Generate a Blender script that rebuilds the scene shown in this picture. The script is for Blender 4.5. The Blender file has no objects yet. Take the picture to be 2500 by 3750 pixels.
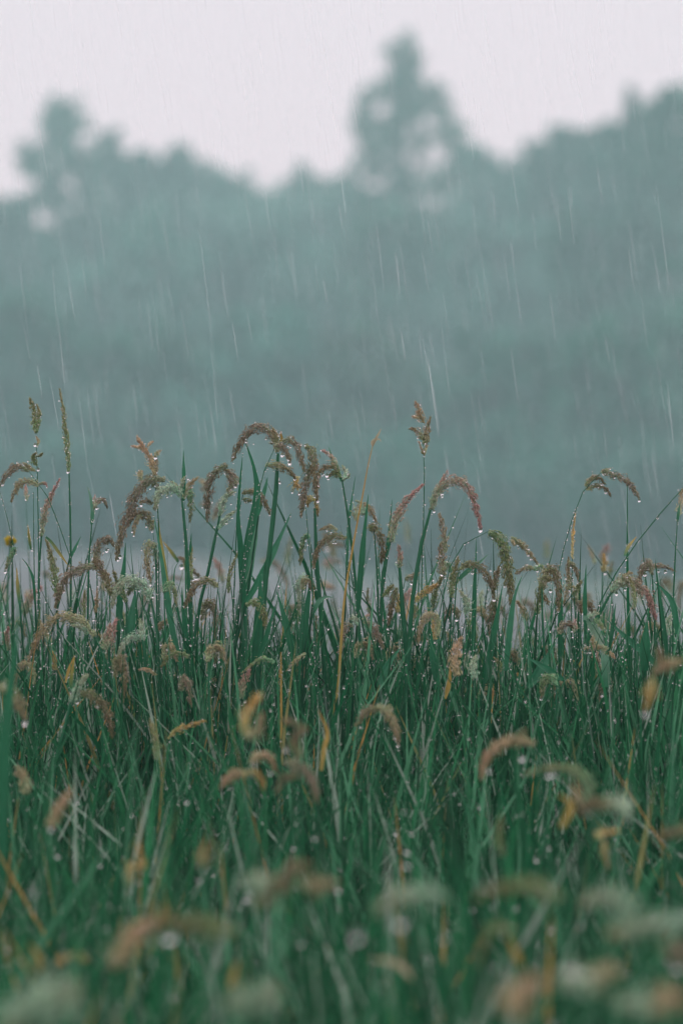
import bpy, math, random
import numpy as np
from mathutils import Vector

# ------------------------------------------------------------------ camera
SC = bpy.context.scene
COL = SC.collection
K = 24.0 / 135.0 / 2500.0            # radians per photo pixel (135 mm lens, 24x36 frame upright)
CAMZ, HY = 1.0, 1900.0
cam_d = bpy.data.cameras.new('camera'); cam = bpy.data.objects.new('camera', cam_d); COL.objects.link(cam)
cam.location = (0, 0, CAMZ); cam.rotation_euler = (math.radians(90), 0, 0)
cam_d.sensor_fit = 'VERTICAL'; cam_d.sensor_height = 36; cam_d.sensor_width = 24; cam_d.lens = 135
cam_d.shift_y = (HY - 1875.0) / 3750.0
cam_d.clip_start = 0.05; cam_d.clip_end = 2000
cam_d.dof.use_dof = True; cam_d.dof.focus_distance = 3.3; cam_d.dof.aperture_fstop = 6.5
SC.camera = cam

# ------------------------------------------------------------------ sky, sun, exposure
W = bpy.data.worlds.new('World'); SC.world = W; W.use_nodes = True
nt = W.node_tree; nt.nodes.clear()
SUN_EL, SUN_ROT = math.radians(52), math.radians(25)
sky = nt.nodes.new('ShaderNodeTexSky'); sky.sky_type = 'NISHITA'; sky.sun_disc = False
sky.sun_elevation = SUN_EL; sky.sun_rotation = SUN_ROT
cloud = nt.nodes.new('ShaderNodeBackground'); cloud.inputs['Color'].default_value = (1.0, 0.765, 0.83, 1)
cloud.inputs['Strength'].default_value = 1.39
bg = nt.nodes.new('ShaderNodeBackground'); bg.inputs['Strength'].default_value = 0.06
nt.links.new(sky.outputs[0], bg.inputs['Color'])
# rain clouds hide nearly all of the blue sky; the deck has soft tonal patches
tc = nt.nodes.new('ShaderNodeTexCoord'); nz = nt.nodes.new('ShaderNodeTexNoise'); nz.inputs['Scale'].default_value = 3.0
nt.links.new(tc.outputs['Generated'], nz.inputs['Vector'])
mr = nt.nodes.new('ShaderNodeMapRange'); mr.inputs['To Min'].default_value = 0.93; mr.inputs['To Max'].default_value = 0.985
nt.links.new(nz.outputs['Fac'], mr.inputs['Value'])
mx = nt.nodes.new('ShaderNodeMixShader'); nt.links.new(mr.outputs[0], mx.inputs[0])
nt.links.new(bg.outputs[0], mx.inputs[1]); nt.links.new(cloud.outputs[0], mx.inputs[2])
wo = nt.nodes.new('ShaderNodeOutputWorld'); nt.links.new(mx.outputs[0], wo.inputs['Surface'])

sun_d = bpy.data.lights.new('sun', 'SUN'); sun_d.energy = 0.6; sun_d.angle = math.radians(30); sun_d.color = (1, 0.97, 0.94)
sun = bpy.data.objects.new('sun', sun_d); COL.objects.link(sun)
sd = Vector((math.sin(SUN_ROT) * math.cos(SUN_EL), math.cos(SUN_ROT) * math.cos(SUN_EL), math.sin(SUN_EL)))
sun.rotation_euler = sd.to_track_quat('Z', 'Y').to_euler()

SC.view_settings.view_transform = 'Standard'; SC.view_settings.look = 'None'
SC.view_settings.exposure = 0.0; SC.view_settings.gamma = 1.0; SC.view_settings.use_curve_mapping = False
SC.render.engine = 'CYCLES'
cy = SC.cycles
cy.use_denoising = True; cy.max_bounces = 8; cy.diffuse_bounces = 3; cy.glossy_bounces = 3
cy.transmission_bounces = 6; cy.transparent_max_bounces = 24; cy.volume_bounces = 1
cy.sample_clamp_indirect = 6

# ------------------------------------------------------------------ helpers
rng = np.random.default_rng(7)

def lin(h):
    h = h.lstrip('#'); c = np.array([int(h[i:i + 2], 16) for i in (0, 2, 4)]) / 255.0
    return np.where(c <= 0.04045, c / 12.92, ((c + 0.055) / 1.055) ** 2.4)

def at(px, py, d):
    return np.array([(px - 1250.0) * K * d, d, CAMZ + (HY - py) * K * d])

def mat(name, col=None, rough=0.5, spec=0.5, trans=0.0, noise=(0, 0), attr=False, vein=0.0):
    m = bpy.data.materials.new(name); m.use_nodes = True; n = m.node_tree; n.nodes.clear()
    out = n.nodes.new('ShaderNodeOutputMaterial'); p = n.nodes.new('ShaderNodeBsdfPrincipled')
    p.inputs['Roughness'].default_value = rough; p.inputs['Specular IOR Level'].default_value = spec
    if attr:
        a = n.nodes.new('ShaderNodeAttribute'); a.attribute_name = 'Col'; src = a.outputs['Color']
    else:
        a = n.nodes.new('ShaderNodeRGB'); a.outputs[0].default_value = (*col, 1); src = a.outputs[0]
    if noise[0]:
        g = n.nodes.new('ShaderNodeNewGeometry'); t = n.nodes.new('ShaderNodeTexNoise'); t.inputs['Scale'].default_value = noise[0]
        t.inputs['Detail'].default_value = 4
        r = n.nodes.new('ShaderNodeMapRange'); r.inputs['From Min'].default_value = 0.3; r.inputs['From Max'].default_value = 0.7
        r.inputs['To Min'].default_value = 1 - noise[1]; r.inputs['To Max'].default_value = 1 + noise[1]
        v = n.nodes.new('ShaderNodeVectorMath'); v.operation = 'SCALE'
        n.links.new(g.outputs['Position'], t.inputs['Vector']); n.links.new(t.outputs['Fac'], r.inputs['Value'])
        n.links.new(src, v.inputs[0]); n.links.new(r.outputs[0], v.inputs['Scale']); src = v.outputs[0]
    n.links.new(src, p.inputs['Base Color'])
    if trans:
        tr = n.nodes.new('ShaderNodeBsdfTranslucent'); s2 = n.nodes.new('ShaderNodeVectorMath'); s2.operation = 'SCALE'
        s2.inputs['Scale'].default_value = 1.1; n.links.new(src, s2.inputs[0]); n.links.new(s2.outputs[0], tr.inputs['Color'])
        mixn = n.nodes.new('ShaderNodeMixShader'); mixn.inputs[0].default_value = trans
        n.links.new(p.outputs[0], mixn.inputs[1]); n.links.new(tr.outputs[0], mixn.inputs[2])
        n.links.new(mixn.outputs[0], out.inputs['Surface'])
    else:
        n.links.new(p.outputs[0], out.inputs['Surface'])
    return m

M_LEAF = mat('wet_grass_leaf', rough=0.45, spec=0.28, trans=0.3, noise=(160, 0.10), attr=True)
M_SEED = mat('seed_husk', rough=0.6, spec=0.35, trans=0.25, attr=True)
M_CROWN = mat('tree_foliage', rough=0.8, spec=0.2, trans=0.2, attr=True)
M_BARK = mat('bark', lin('#4a4640') * 0.8, rough=0.9, spec=0.2, noise=(3, 0.3))

def glass_mat():
    m = bpy.data.materials.new('rain_water'); m.use_nodes = True; n = m.node_tree; n.nodes.clear()
    out = n.nodes.new('ShaderNodeOutputMaterial'); g = n.nodes.new('ShaderNodeBsdfGlass')
    g.inputs['IOR'].default_value = 1.333; g.inputs['Roughness'].default_value = 0.0
    n.links.new(g.outputs[0], out.inputs['Surface']); return m
M_WATER = glass_mat()

def rain_mat():
    m = bpy.data.materials.new('falling_rain'); m.use_nodes = True; n = m.node_tree; n.nodes.clear()
    out = n.nodes.new('ShaderNodeOutputMaterial'); t = n.nodes.new('ShaderNodeBsdfTransparent')
    d = n.nodes.new('ShaderNodeBsdfDiffuse'); d.inputs['Color'].default_value = (0.82, 0.86, 0.88, 1)
    a = n.nodes.new('ShaderNodeAttribute'); a.attribute_name = 'Col'
    sc_ = n.nodes.new('ShaderNodeVectorMath'); sc_.operation = 'SCALE'; sc_.inputs[0].default_value = (0.78, 0.86, 0.88)
    n.links.new(a.outputs['Fac'], sc_.inputs['Scale']); n.links.new(sc_.outputs[0], d.inputs['Color'])
    ex = n.nodes.new('ShaderNodeMapRange'); ex.inputs['To Min'].default_value = 1.0; ex.inputs['To Max'].default_value = 0.35
    n.links.new(a.outputs['Fac'], ex.inputs['Value']); n.links.new(ex.outputs[0], t.inputs['Color'])
    ad = n.nodes.new('ShaderNodeAddShader'); n.links.new(t.outputs[0], ad.inputs[0]); n.links.new(d.outputs[0], ad.inputs[1])
    n.links.new(ad.outputs[0], out.inputs['Surface']); return m
M_RAIN = rain_mat()

class MB:
    """collects numpy chunks of triangles / quads with one colour per vertex"""
    def __init__(s): s.v = []; s.f3 = []; s.f4 = []; s.c = []; s.n = 0
    def add(s, v, f, c):
        v = np.asarray(v, float).reshape(-1, 3); f = np.asarray(f, int)
        c = np.asarray(c, float)
        if c.ndim == 1: c = np.broadcast_to(c, (len(v), 3))
        s.v.append(v); s.c.append(c)
        (s.f3 if f.shape[1] == 3 else s.f4).append(f + s.n); s.n += len(v)
    def build(s, name, material, parent=None, kind=None, smooth=True):
        me = bpy.data.meshes.new(name)
        V = np.concatenate(s.v).astype(np.float32); C = np.concatenate(s.c).astype(np.float32)
        f3 = np.concatenate(s.f3) if s.f3 else np.zeros((0, 3), int); f4 = np.concatenate(s.f4) if s.f4 else np.zeros((0, 4), int)
        nl = f3.size + f4.size; npoly = len(f3) + len(f4)
        me.vertices.add(len(V)); me.vertices.foreach_set('co', V.ravel())
        me.loops.add(nl); me.loops.foreach_set('vertex_index', np.concatenate([f3.ravel(), f4.ravel()]).astype(np.int32))
        me.polygons.add(npoly)
        st = np.concatenate([np.arange(len(f3)) * 3, len(f3) * 3 + np.arange(len(f4)) * 4]).astype(np.int32)
        me.polygons.foreach_set('loop_start', st)
        me.polygons.foreach_set('loop_total', np.concatenate([np.full(len(f3), 3), np.full(len(f4), 4)]).astype(np.int32))
        if smooth: me.polygons.foreach_set('use_smooth', np.ones(npoly, bool))
        ca = me.color_attributes.new('Col', 'FLOAT_COLOR', 'POINT')
        ca.data.foreach_set('color', np.concatenate([C, np.ones((len(C), 1), np.float32)], 1).ravel())
        me.update(calc_edges=True); me.validate()
        me.materials.append(material)
        o = bpy.data.objects.new(name, me); COL.objects.link(o)
        if parent is not None: o.parent = parent
        if kind: o['kind'] = kind
        return o

def empty(name, label, cat, group=None, loc=(0, 0, 0)):
    e = bpy.data.objects.new(name, None); COL.objects.link(e); e.empty_display_size = 0.02
    e.location = loc; e['label'] = label; e['category'] = cat
    if group: e['group'] = group
    return e

def attach(part, root):           # part was modelled in world space
    part.parent = root; l = root.location
    me = part.data; a = np.empty(len(me.vertices) * 3, np.float32); me.vertices.foreach_get('co', a)
    a = a.reshape(-1, 3) - np.array(l, np.float32); me.vertices.foreach_set('co', a.ravel()); me.update()

def smooth_path(P, n):
    P = np.asarray(P, float)
    if len(P) == 2: P = np.array([P[0], (P[0] + P[1]) / 2, P[1]])
    Q = np.concatenate([[2 * P[0] - P[1]], P, [2 * P[-1] - P[-2]]])
    out = []
    seg = np.linalg.norm(np.diff(P, axis=0), axis=1); cum = np.concatenate([[0], np.cumsum(seg)]); L = cum[-1]
    for s in np.linspace(0, L, n):
        i = min(np.searchsorted(cum, s, side='right') - 1, len(P) - 2); t = (s - cum[i]) / max(seg[i], 1e-9)
        a, b, c, d = Q[i], Q[i + 1], Q[i + 2], Q[i + 3]
        out.append(0.5 * (2 * b + (c - a) * t + (2 * a - 5 * b + 4 * c - d) * t * t + (3 * b - a - 3 * c + d) * t ** 3))
    return np.array(out), L

def unit(v): return v / np.maximum(np.linalg.norm(v, axis=-1, keepdims=True), 1e-9)

def frames(path):
    T = unit(np.gradient(path, axis=0)); ref = np.array([0.13, -1.0, 0.17])
    A = unit(np.cross(T, ref)); B = np.cross(A, T); return T, A, B

def tube(mb, path, rad, col, ns=7):
    T, A, B = frames(path); n = len(path); rad = np.broadcast_to(np.asarray(rad, float), (n,))
    th = np.arange(ns) * 2 * math.pi / ns
    V = path[:, None] + rad[:, None, None] * (np.cos(th)[None, :, None] * A[:, None] + np.sin(th)[None, :, None] * B[:, None])
    i = np.arange(n - 1)[:, None]; j = np.arange(ns)[None]; j2 = (j + 1) % ns
    F = np.stack(np.broadcast_arrays(i * ns + j, i * ns + j2, (i + 1) * ns + j2, (i + 1) * ns + j), -1).reshape(-1, 4)
    col = np.asarray(col, float)
    C = np.broadcast_to(col, (n, 3)) if col.ndim == 1 else col
    mb.add(V.reshape(-1, 3), F, np.repeat(C, ns, axis=0))

def blade(mb, path, hw, c0, c1, yaw=0.3, fold=0.35, prof='leaf', margin=0.25):
    """a grass leaf: V-folded strip along the path, hw = half width in metres as seen from the front"""
    n = len(path); T = unit(np.gradient(path, axis=0)); s = np.linspace(0, 1, n)
    side = unit(np.cross(T, np.array([math.sin(yaw), -math.cos(yaw), 0.0])))
    nor = np.cross(side, T)
    if prof == 'leaf': w = np.clip((1 - s) / 0.42, 0, 1) ** 0.7 * (0.65 + 0.35 * np.sin(math.pi * np.clip(s * 1.3, 0, 1)))
    elif prof == 'lance': w = np.sin(math.pi * np.clip(s, 0.05, 1) ** 0.75) ** 0.8
    elif prof == 'stalk': w = np.interp(s, [0, .6, 1], [1, .62, .20])
    else: w = np.ones(n)
    w = w * hw / max(math.cos(yaw), 0.3) + 0.00008
    w = w * (1 + 0.04 * np.sin(s * 23 + yaw * 9))
    L = path - side * w[:, None] + nor * (w * fold)[:, None]; R = path + side * w[:, None] + nor * (w * fold)[:, None]
    L2 = path - side * (w * .5)[:, None] + nor * (w * fold * .35)[:, None]; R2 = path + side * (w * .5)[:, None] + nor * (w * fold * .35)[:, None]
    V = np.stack([L, L2, path, R2, R], 1).reshape(-1, 3)
    i = np.arange(n - 1)[:, None] * 5 + np.arange(4)[None]
    F = np.stack([i, i + 1, i + 6, i + 5], -1).reshape(-1, 4)
    c = c0[None] * (1 - s[:, None]) + c1[None] * s[:, None]
    C = np.stack([c * (1 + margin), c * .95, c * 1.12, c * .95, c * (1 + margin)], 1).reshape(-1, 3)
    mb.add(V, F, C)
    return L, R

SPV = np.array([[0, 0, 0], [1, 0, .38], [0, 1, .38], [-1, 0, .38], [0, -1, .38], [0, 0, 1]], float)
SPF = np.array([[0, 2, 1], [0, 3, 2], [0, 4, 3], [0, 1, 4], [5, 1, 2], [5, 2, 3], [5, 3, 4], [5, 4, 1]])

def spikelets(mb, pos, dirs, length, width, cols, r):
    n = len(pos); dirs = unit(dirs); ref = unit(r.normal(size=(n, 3)))
    a = unit(np.cross(dirs, ref)); b = np.cross(dirs, a)
    length = np.broadcast_to(length, (n,)); width = np.broadcast_to(width, (n,))
    V = (pos[:, None] + a[:, None] * (SPV[None, :, 0:1] * width[:, None, None]) + b[:, None] * (SPV[None, :, 1:2] * width[:, None, None] * .7)
         + dirs[:, None] * (SPV[None, :, 2:3] * length[:, None, None]))
    F = (SPF[None] + (np.arange(n) * 6)[:, None, None]).reshape(-1, 3)
    shade = np.array([.9, .95, 1.0, .95, .9, 1.18])
    C = cols[:, None] * shade[None, :, None]
    mb.add(V.reshape(-1, 3), F, C.reshape(-1, 3))

# base colours of husks, from the head's base to its tip
PAL = {k: [lin(x) * 1.55 * np.array([.84, 1.0, .90]) for x in v] for k, v in {
    'purple': ('#8b9478', '#87786a', '#907b6c', '#7f7a5a'),
    'tan':    ('#9aa586', '#a59c7c', '#a48f74', '#948462'),
    'brown':  ('#858e6a', '#80785c', '#89735c', '#78704e'),
    'olive':  ('#7a9470', '#7c8659', '#7a7c50', '#807a54'),
    'silver': ('#93b3a0', '#adbcae', '#abb5a2', '#989c80'),
    'green':  ('#6a9a7a', '#86a27c', '#8a9670', '#949068'),
    'pink':   ('#8ea488', '#9e917e', '#ab847c', '#b07c7e'),
    'gold':   ('#b0a878', '#b8a26c', '#bd975c', '#ad8a4c'),
    'pinktan': ('#aa9f80', '#b69f80', '#bb9880', '#ac8c70'),
}.items()}

def seed_head(mb, path, L, hw, pal, r, dens=1.0, openness=0.0, prof='full', sc=1.0):
    """spikelets packed round a bent axis; an open head carries them on short side branches instead"""
    n = len(path); T, A, B = frames(path); cum = np.linspace(0, 1, n); hw = hw * 1.42; core = 1 - .65 * float(np.clip(openness - .1, 0, .7))
    def ip(X, q): return np.stack([np.interp(q, cum, X[:, k]) for k in range(3)], -1)
    def env(q):
        if prof == 'full': e = np.clip(q / 0.15, .4, 1) ** .6 * np.clip((1.02 - q) / 0.5, 0, 1) ** .55
        elif prof == 'tail': e = (0.6 + .4 * np.sin(math.pi * np.clip(q * 1.1, 0, 1))) * np.clip((1.03 - q) / .7, 0, 1) ** .5
        else: e = np.clip((1.05 - q) / .3, 0, 1) ** .4
        return e
    pc = np.array(PAL[pal]); ph = r.uniform(0, 6.3, 8)
    def lump(q, f):       # tufts: short side branches lying against the axis
        u = q * L
        return .76 + .28 * np.sin(u / .0085 * 2 * math.pi + 1.0 * np.sin(f + ph[0]) + ph[1] + 2 * f) + .12 * np.sin(u / .021 * 6.283 + ph[2] + f) + .06 * np.sin(q * 40 + f * 3 + ph[3])
    nk = int(L * 2 * math.pi * hw / (.0042 * .0013) * 1.7 * dens * (1.0 - .35 * min(openness, 1))); nk = int(np.clip(nk, 60, 3000))
    q = np.clip(r.beta(1.05, 1.25, nk), 0, 1); f = r.uniform(0, 2 * math.pi, nk)
    R0 = np.cos(f)[:, None] * ip(A, q) + np.sin(f)[:, None] * ip(B, q); T0 = unit(ip(T, q))
    rad = hw * core * env(q) * lump(q, f) * r.uniform(.08, 1, nk) ** .6 * r.uniform(.78, 1.15, nk)
    rad = np.where(r.uniform(size=nk) < .14, rad * r.uniform(1.1, 1.5, nk), rad)
    P = ip(path, q) + R0 * rad[:, None] + np.array([0, 0, -1]) * (rad ** 2 * 8)[:, None]
    th = r.normal(.30, .15, nk)
    D = unit(T0 * np.cos(th)[:, None] + R0 * np.sin(th)[:, None] + r.normal(0, .13, (nk, 3)) + np.array([0, 0, -.12]))
    LN = r.uniform(.0036, .0062, nk) * sc; WD = r.uniform(.00045, .00080, nk) * sc; Q = q
    P = P - D * (LN * .45)[:, None]
    if openness > .12:     # side branches of an open panicle
        nb = int(max(8, L / .0022 * openness * 4.5)); s0 = r.uniform(0, .92, nb); fb = r.uniform(0, 6.283, nb)
        Rb = np.cos(fb)[:, None] * ip(A, s0) + np.sin(fb)[:, None] * ip(B, s0); Tb = unit(ip(T, s0)); Pb = ip(path, s0)
        bl = hw * (1.0 + openness) * (1.15 - s0) * r.uniform(.7, 1.5, nb); tb = r.normal(.55 + .3 * openness, .15, nb)
        ex = [[], [], [], [], []]
        for k in range(7):
            u = bl * (k + 1) / 7.0
            dr = unit(Tb * np.cos(tb)[:, None] + Rb * np.sin(tb)[:, None] + np.array([0, 0, -1]) * (u / .02 * .3)[:, None])
            d2 = unit(dr + r.normal(0, .25, dr.shape))
            ex[0].append(Pb + dr * u[:, None] - d2 * .002); ex[1].append(d2); ex[2].append(r.uniform(.003, .0045, nb) * sc); ex[3].append(r.uniform(.0005, .0008, nb) * sc); ex[4].append(s0)
        P, D, LN, WD, Q = [np.concatenate([a] + b) for a, b in zip((P, D, LN, WD, Q), ex)]
    m = len(Q); qi = np.clip(Q + r.normal(0, .16, m), 0, 1) * (len(pc) - 1)
    i0 = np.clip(qi.astype(int), 0, len(pc) - 2); w = (qi - i0)[:, None]
    C = (pc[i0] * (1 - w) + pc[i0 + 1] * w) * r.uniform(.62, 1.32, m)[:, None] * np.interp(Q, [0, 1], [1.08, .95])[:, None]
    pale = r.uniform(size=m) < .17
    C[pale] = C[pale] * .45 + lin('#ccc4b0') * .6
    spikelets(mb, P, D, LN, WD, C, r)
    h = r.uniform(size=m) < .18      # fine hairs
    spikelets(mb, P[h] + D[h] * LN[h][:, None] * .7, D[h] + r.normal(0, .3, D[h].shape), r.uniform(.0018, .0036, h.sum()) * sc, .00011, C[h] * 1.2, r)
    return P, D

def ico(sub):
    t = (1 + 5 ** .5) / 2
    v = [(-1, t, 0), (1, t, 0), (-1, -t, 0), (1, -t, 0), (0, -1, t), (0, 1, t), (0, -1, -t), (0, 1, -t), (t, 0, -1), (t, 0, 1), (-t, 0, -1), (-t, 0, 1)]
    f = [(0, 11, 5), (0, 5, 1), (0, 1, 7), (0, 7, 10), (0, 10, 11), (1, 5, 9), (5, 11, 4), (11, 10, 2), (10, 7, 6), (7, 1, 8), (3, 9, 4), (3, 4, 2), (3, 2, 6), (3, 6, 8), (3, 8, 9), (4, 9, 5), (2, 4, 11), (6, 2, 10), (8, 6, 7), (9, 8, 1)]
    v = [np.array(x, float) / np.linalg.norm(x) for x in v]
    for _ in range(sub):
        nf, cache = [], {}
        def mid(a, b):
            k = (min(a, b), max(a, b))
            if k not in cache: m = v[a] + v[b]; v.append(m / np.linalg.norm(m)); cache[k] = len(v) - 1
            return cache[k]
        for a, b, c in f:
            x, y, z = mid(a, b), mid(b, c), mid(c, a); nf += [(a, x, z), (b, y, x), (c, z, y), (x, y, z)]
        f = nf
    return np.array(v), np.array(f)
ICO1, ICO2 = ico(1), ico(2)

def drops(mb, pos, rad, big=False):
    pos = np.asarray(pos, float).reshape(-1, 3)
    if not len(pos): return
    rad = np.broadcast_to(np.asarray(rad, float), (len(pos),)); V0, F0 = ICO2 if big else ICO1
    sh = V0 * np.array([1, 1, 1.12])
    if big: sh = sh * np.where(V0[:, 2:3] > 0, np.array([.92, .92, 1.12]), 1.0)
    V = pos[:, None] + sh[None] * rad[:, None, None]
    F = (F0[None] + (np.arange(len(pos)) * len(V0))[:, None, None]).reshape(-1, 3)
    mb.add(V.reshape(-1, 3), F, np.array([1., 1, 1]))

def edge_drops(mb, L, R, r, every=0.007, rr=(.00032, .0008)):
    for E in (L, R):
        seg = np.linalg.norm(np.diff(E, axis=0), axis=1); cum = np.concatenate([[0], np.cumsum(seg)])
        n = r.poisson(cum[-1] / every)
        if n: q = r.uniform(0, cum[-1], n); drops(mb, np.stack([np.interp(q, cum, E[:, k]) for k in range(3)], -1), r.uniform(*rr, n) * r.uniform(.6, 1.3, n))

# ------------------------------------------------------------------ the setting
def ground_z(x, y):
    hill = np.clip((y - 78) / 50, 0, 1); hill = hill * hill * (3 - 2 * hill)
    left = np.clip((y - 22) / 45, 0, 1) * 1 / (1 + np.exp((x + 1.0) / 1.2)) * .55
    return 0.02 * np.sin(x * 1.3 + y * .7) * np.clip(y / 10, 0, 1) + left + hill * 9.0

def make_ground():
    xs = np.unique(np.concatenate([np.linspace(-60, -14, 10), np.linspace(-14, 14, 57), np.linspace(14, 60, 10)]))
    ys = np.unique(np.concatenate([np.linspace(-12, 0, 6), np.linspace(0, 20, 41), np.linspace(20, 136, 81)]))
    X, Y = np.meshgrid(xs, ys); Z = ground_z(X, Y)
    V = np.stack([X, Y, Z], -1).reshape(-1, 3); nx, ny = len(xs), len(ys)
    i = (np.arange(ny - 1)[:, None] * nx + np.arange(nx - 1)[None])
    F = np.stack([i, i + 1, i + nx + 1, i + nx], -1).reshape(-1, 4)
    x, y = V[:, 0], V[:, 1]
    wet = lin('#7b898c') * 0.36; grs = lin('#2f5a44') * .8
    edge = np.where(x < 0, 66, 38 + 0 * x); t = 1 / (1 + np.exp(-(x - .3) * 1.6)); edge = 64 * (1 - t) + 44 * t
    edge = edge + 3 * np.sin(x * .9) + 2 * np.sin(x * 2.3 + 1); a = np.clip((edge + 9 - y) / 18, 0, 1) * np.clip((y - 5.5) / 1.5, 0, 1)
    C = wet[None] * a[:, None] + grs[None] * (1 - a[:, None])
    mb = MB(); mb.add(V, F, C)
    g = mb.build('ground', mat('wet_field', rough=0.65, spec=0.3, noise=(1.1, .18), attr=True), kind='structure')
    g['label'] = 'flat wet field with a pale bare stretch before the trees'
make_ground()

# ---- trees: lobes given where the photograph shows them, each placed at the tree's own distance
S = 2500 / 1568.0
def leaves_in(mb, c, rad, n, size, col, r, shell=.35):
    u = unit(r.normal(size=(n, 3))) * (r.uniform(shell, 1, n) ** .5)[:, None]
    p = c + u * rad
    nn = unit(r.normal(size=(n, 3)) + np.array([0, 0, .6])); a = unit(np.cross(nn, r.normal(size=(n, 3)))); b = np.cross(nn, a)
    s1 = size * r.uniform(.5, 1.3, n)[:, None]
    V = np.stack([p - a * s1, p + b * s1 * .55, p + a * s1, p - b * s1 * .55], 1).reshape(-1, 3)
    F = np.arange(4 * n).reshape(-1, 4)
    C = np.repeat(col[None] * r.uniform(.6, 1.45, n)[:, None], 4, 0)
    mb.add(V, F, C)

def tree(name, label, d, lobes, trunk_x, col='#3e6b56', cat='tree', dens=1.0, seed=0, group=None):
    r = np.random.default_rng(seed + 100)
    bx, _, _ = at(trunk_x * S, HY, d); bz = float(ground_z(np.array(bx), np.array(d)))
    root = empty(name, label, cat, group, loc=(bx, d, bz)); k = S * K * d
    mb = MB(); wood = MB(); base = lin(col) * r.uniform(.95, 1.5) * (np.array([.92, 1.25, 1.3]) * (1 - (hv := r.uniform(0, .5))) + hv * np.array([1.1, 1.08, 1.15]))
    tips = []
    for (cx, cy, rx, ry) in lobes:
        c = at(cx * S, cy * S, d); rad = np.array([rx * k, (rx + ry) / 2 * k, ry * k])
        c = c + np.array([0, r.uniform(-.3, .3) * rad[1], 0]); tips.append(c)
        ns = max(8, int(26 * dens))
        for _ in range(int(8 * dens) + 3):                    # loose sprays round the rim
            u = unit(r.normal(size=3)) * r.uniform(.85, 1.5)
            leaves_in(mb, c + u * rad, rad * r.uniform(.15, .32), int(40 * dens), .13, base * r.uniform(.8, 1.5), r, .1)
        for _ in range(ns):                                   # clumps inside the lobe: light and dark masses with gaps
            u = unit(r.normal(size=3)) * r.uniform(.25, .98)
            cc = c + u * rad; rr = rad * (r.uniform(.12, .30) if dens < .93 else r.uniform(.18, .40))
            n = int(np.clip(rr.prod() * 900, 40, 420) * dens)
            leaves_in(mb, cc, rr, n, .14, base * r.uniform(.65, 1.5), r, .1)
    top = max(t[2] for t in tips); P0 = np.array([bx, d, bz]); xt = np.mean([t[0] for t in tips])
    ptop = np.array([tips[int(np.argmax([t[2] for t in tips]))][0], d, top])
    tp, _ = smooth_path([P0, P0 * [1, 1, 0] * .6 + np.array([xt, d, 0]) * .4 + [0, 0, bz + (top - bz) * .5], ptop], 14)
    tp[0] = P0; h = top - bz
    tube(wood, tp, np.linspace(.022 * h, .004 * h, 14), lin('#4a4640'), 8)
    for t in tips:
        q = tp[np.argmin(np.abs(tp[:, 2] - (t[2] - .12 * h)))]
        bp, _ = smooth_path([q, (q + t) / 2 + [0, 0, -.03 * h], t], 7)
        tube(wood, bp, np.linspace(.008 * h, .002 * h, 7), lin('#4a4640'), 5)
    attach(mb.build('crown', M_CROWN, kind=None, smooth=False), root)
    attach(wood.build('trunk', M_BARK), root)
    return root

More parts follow.
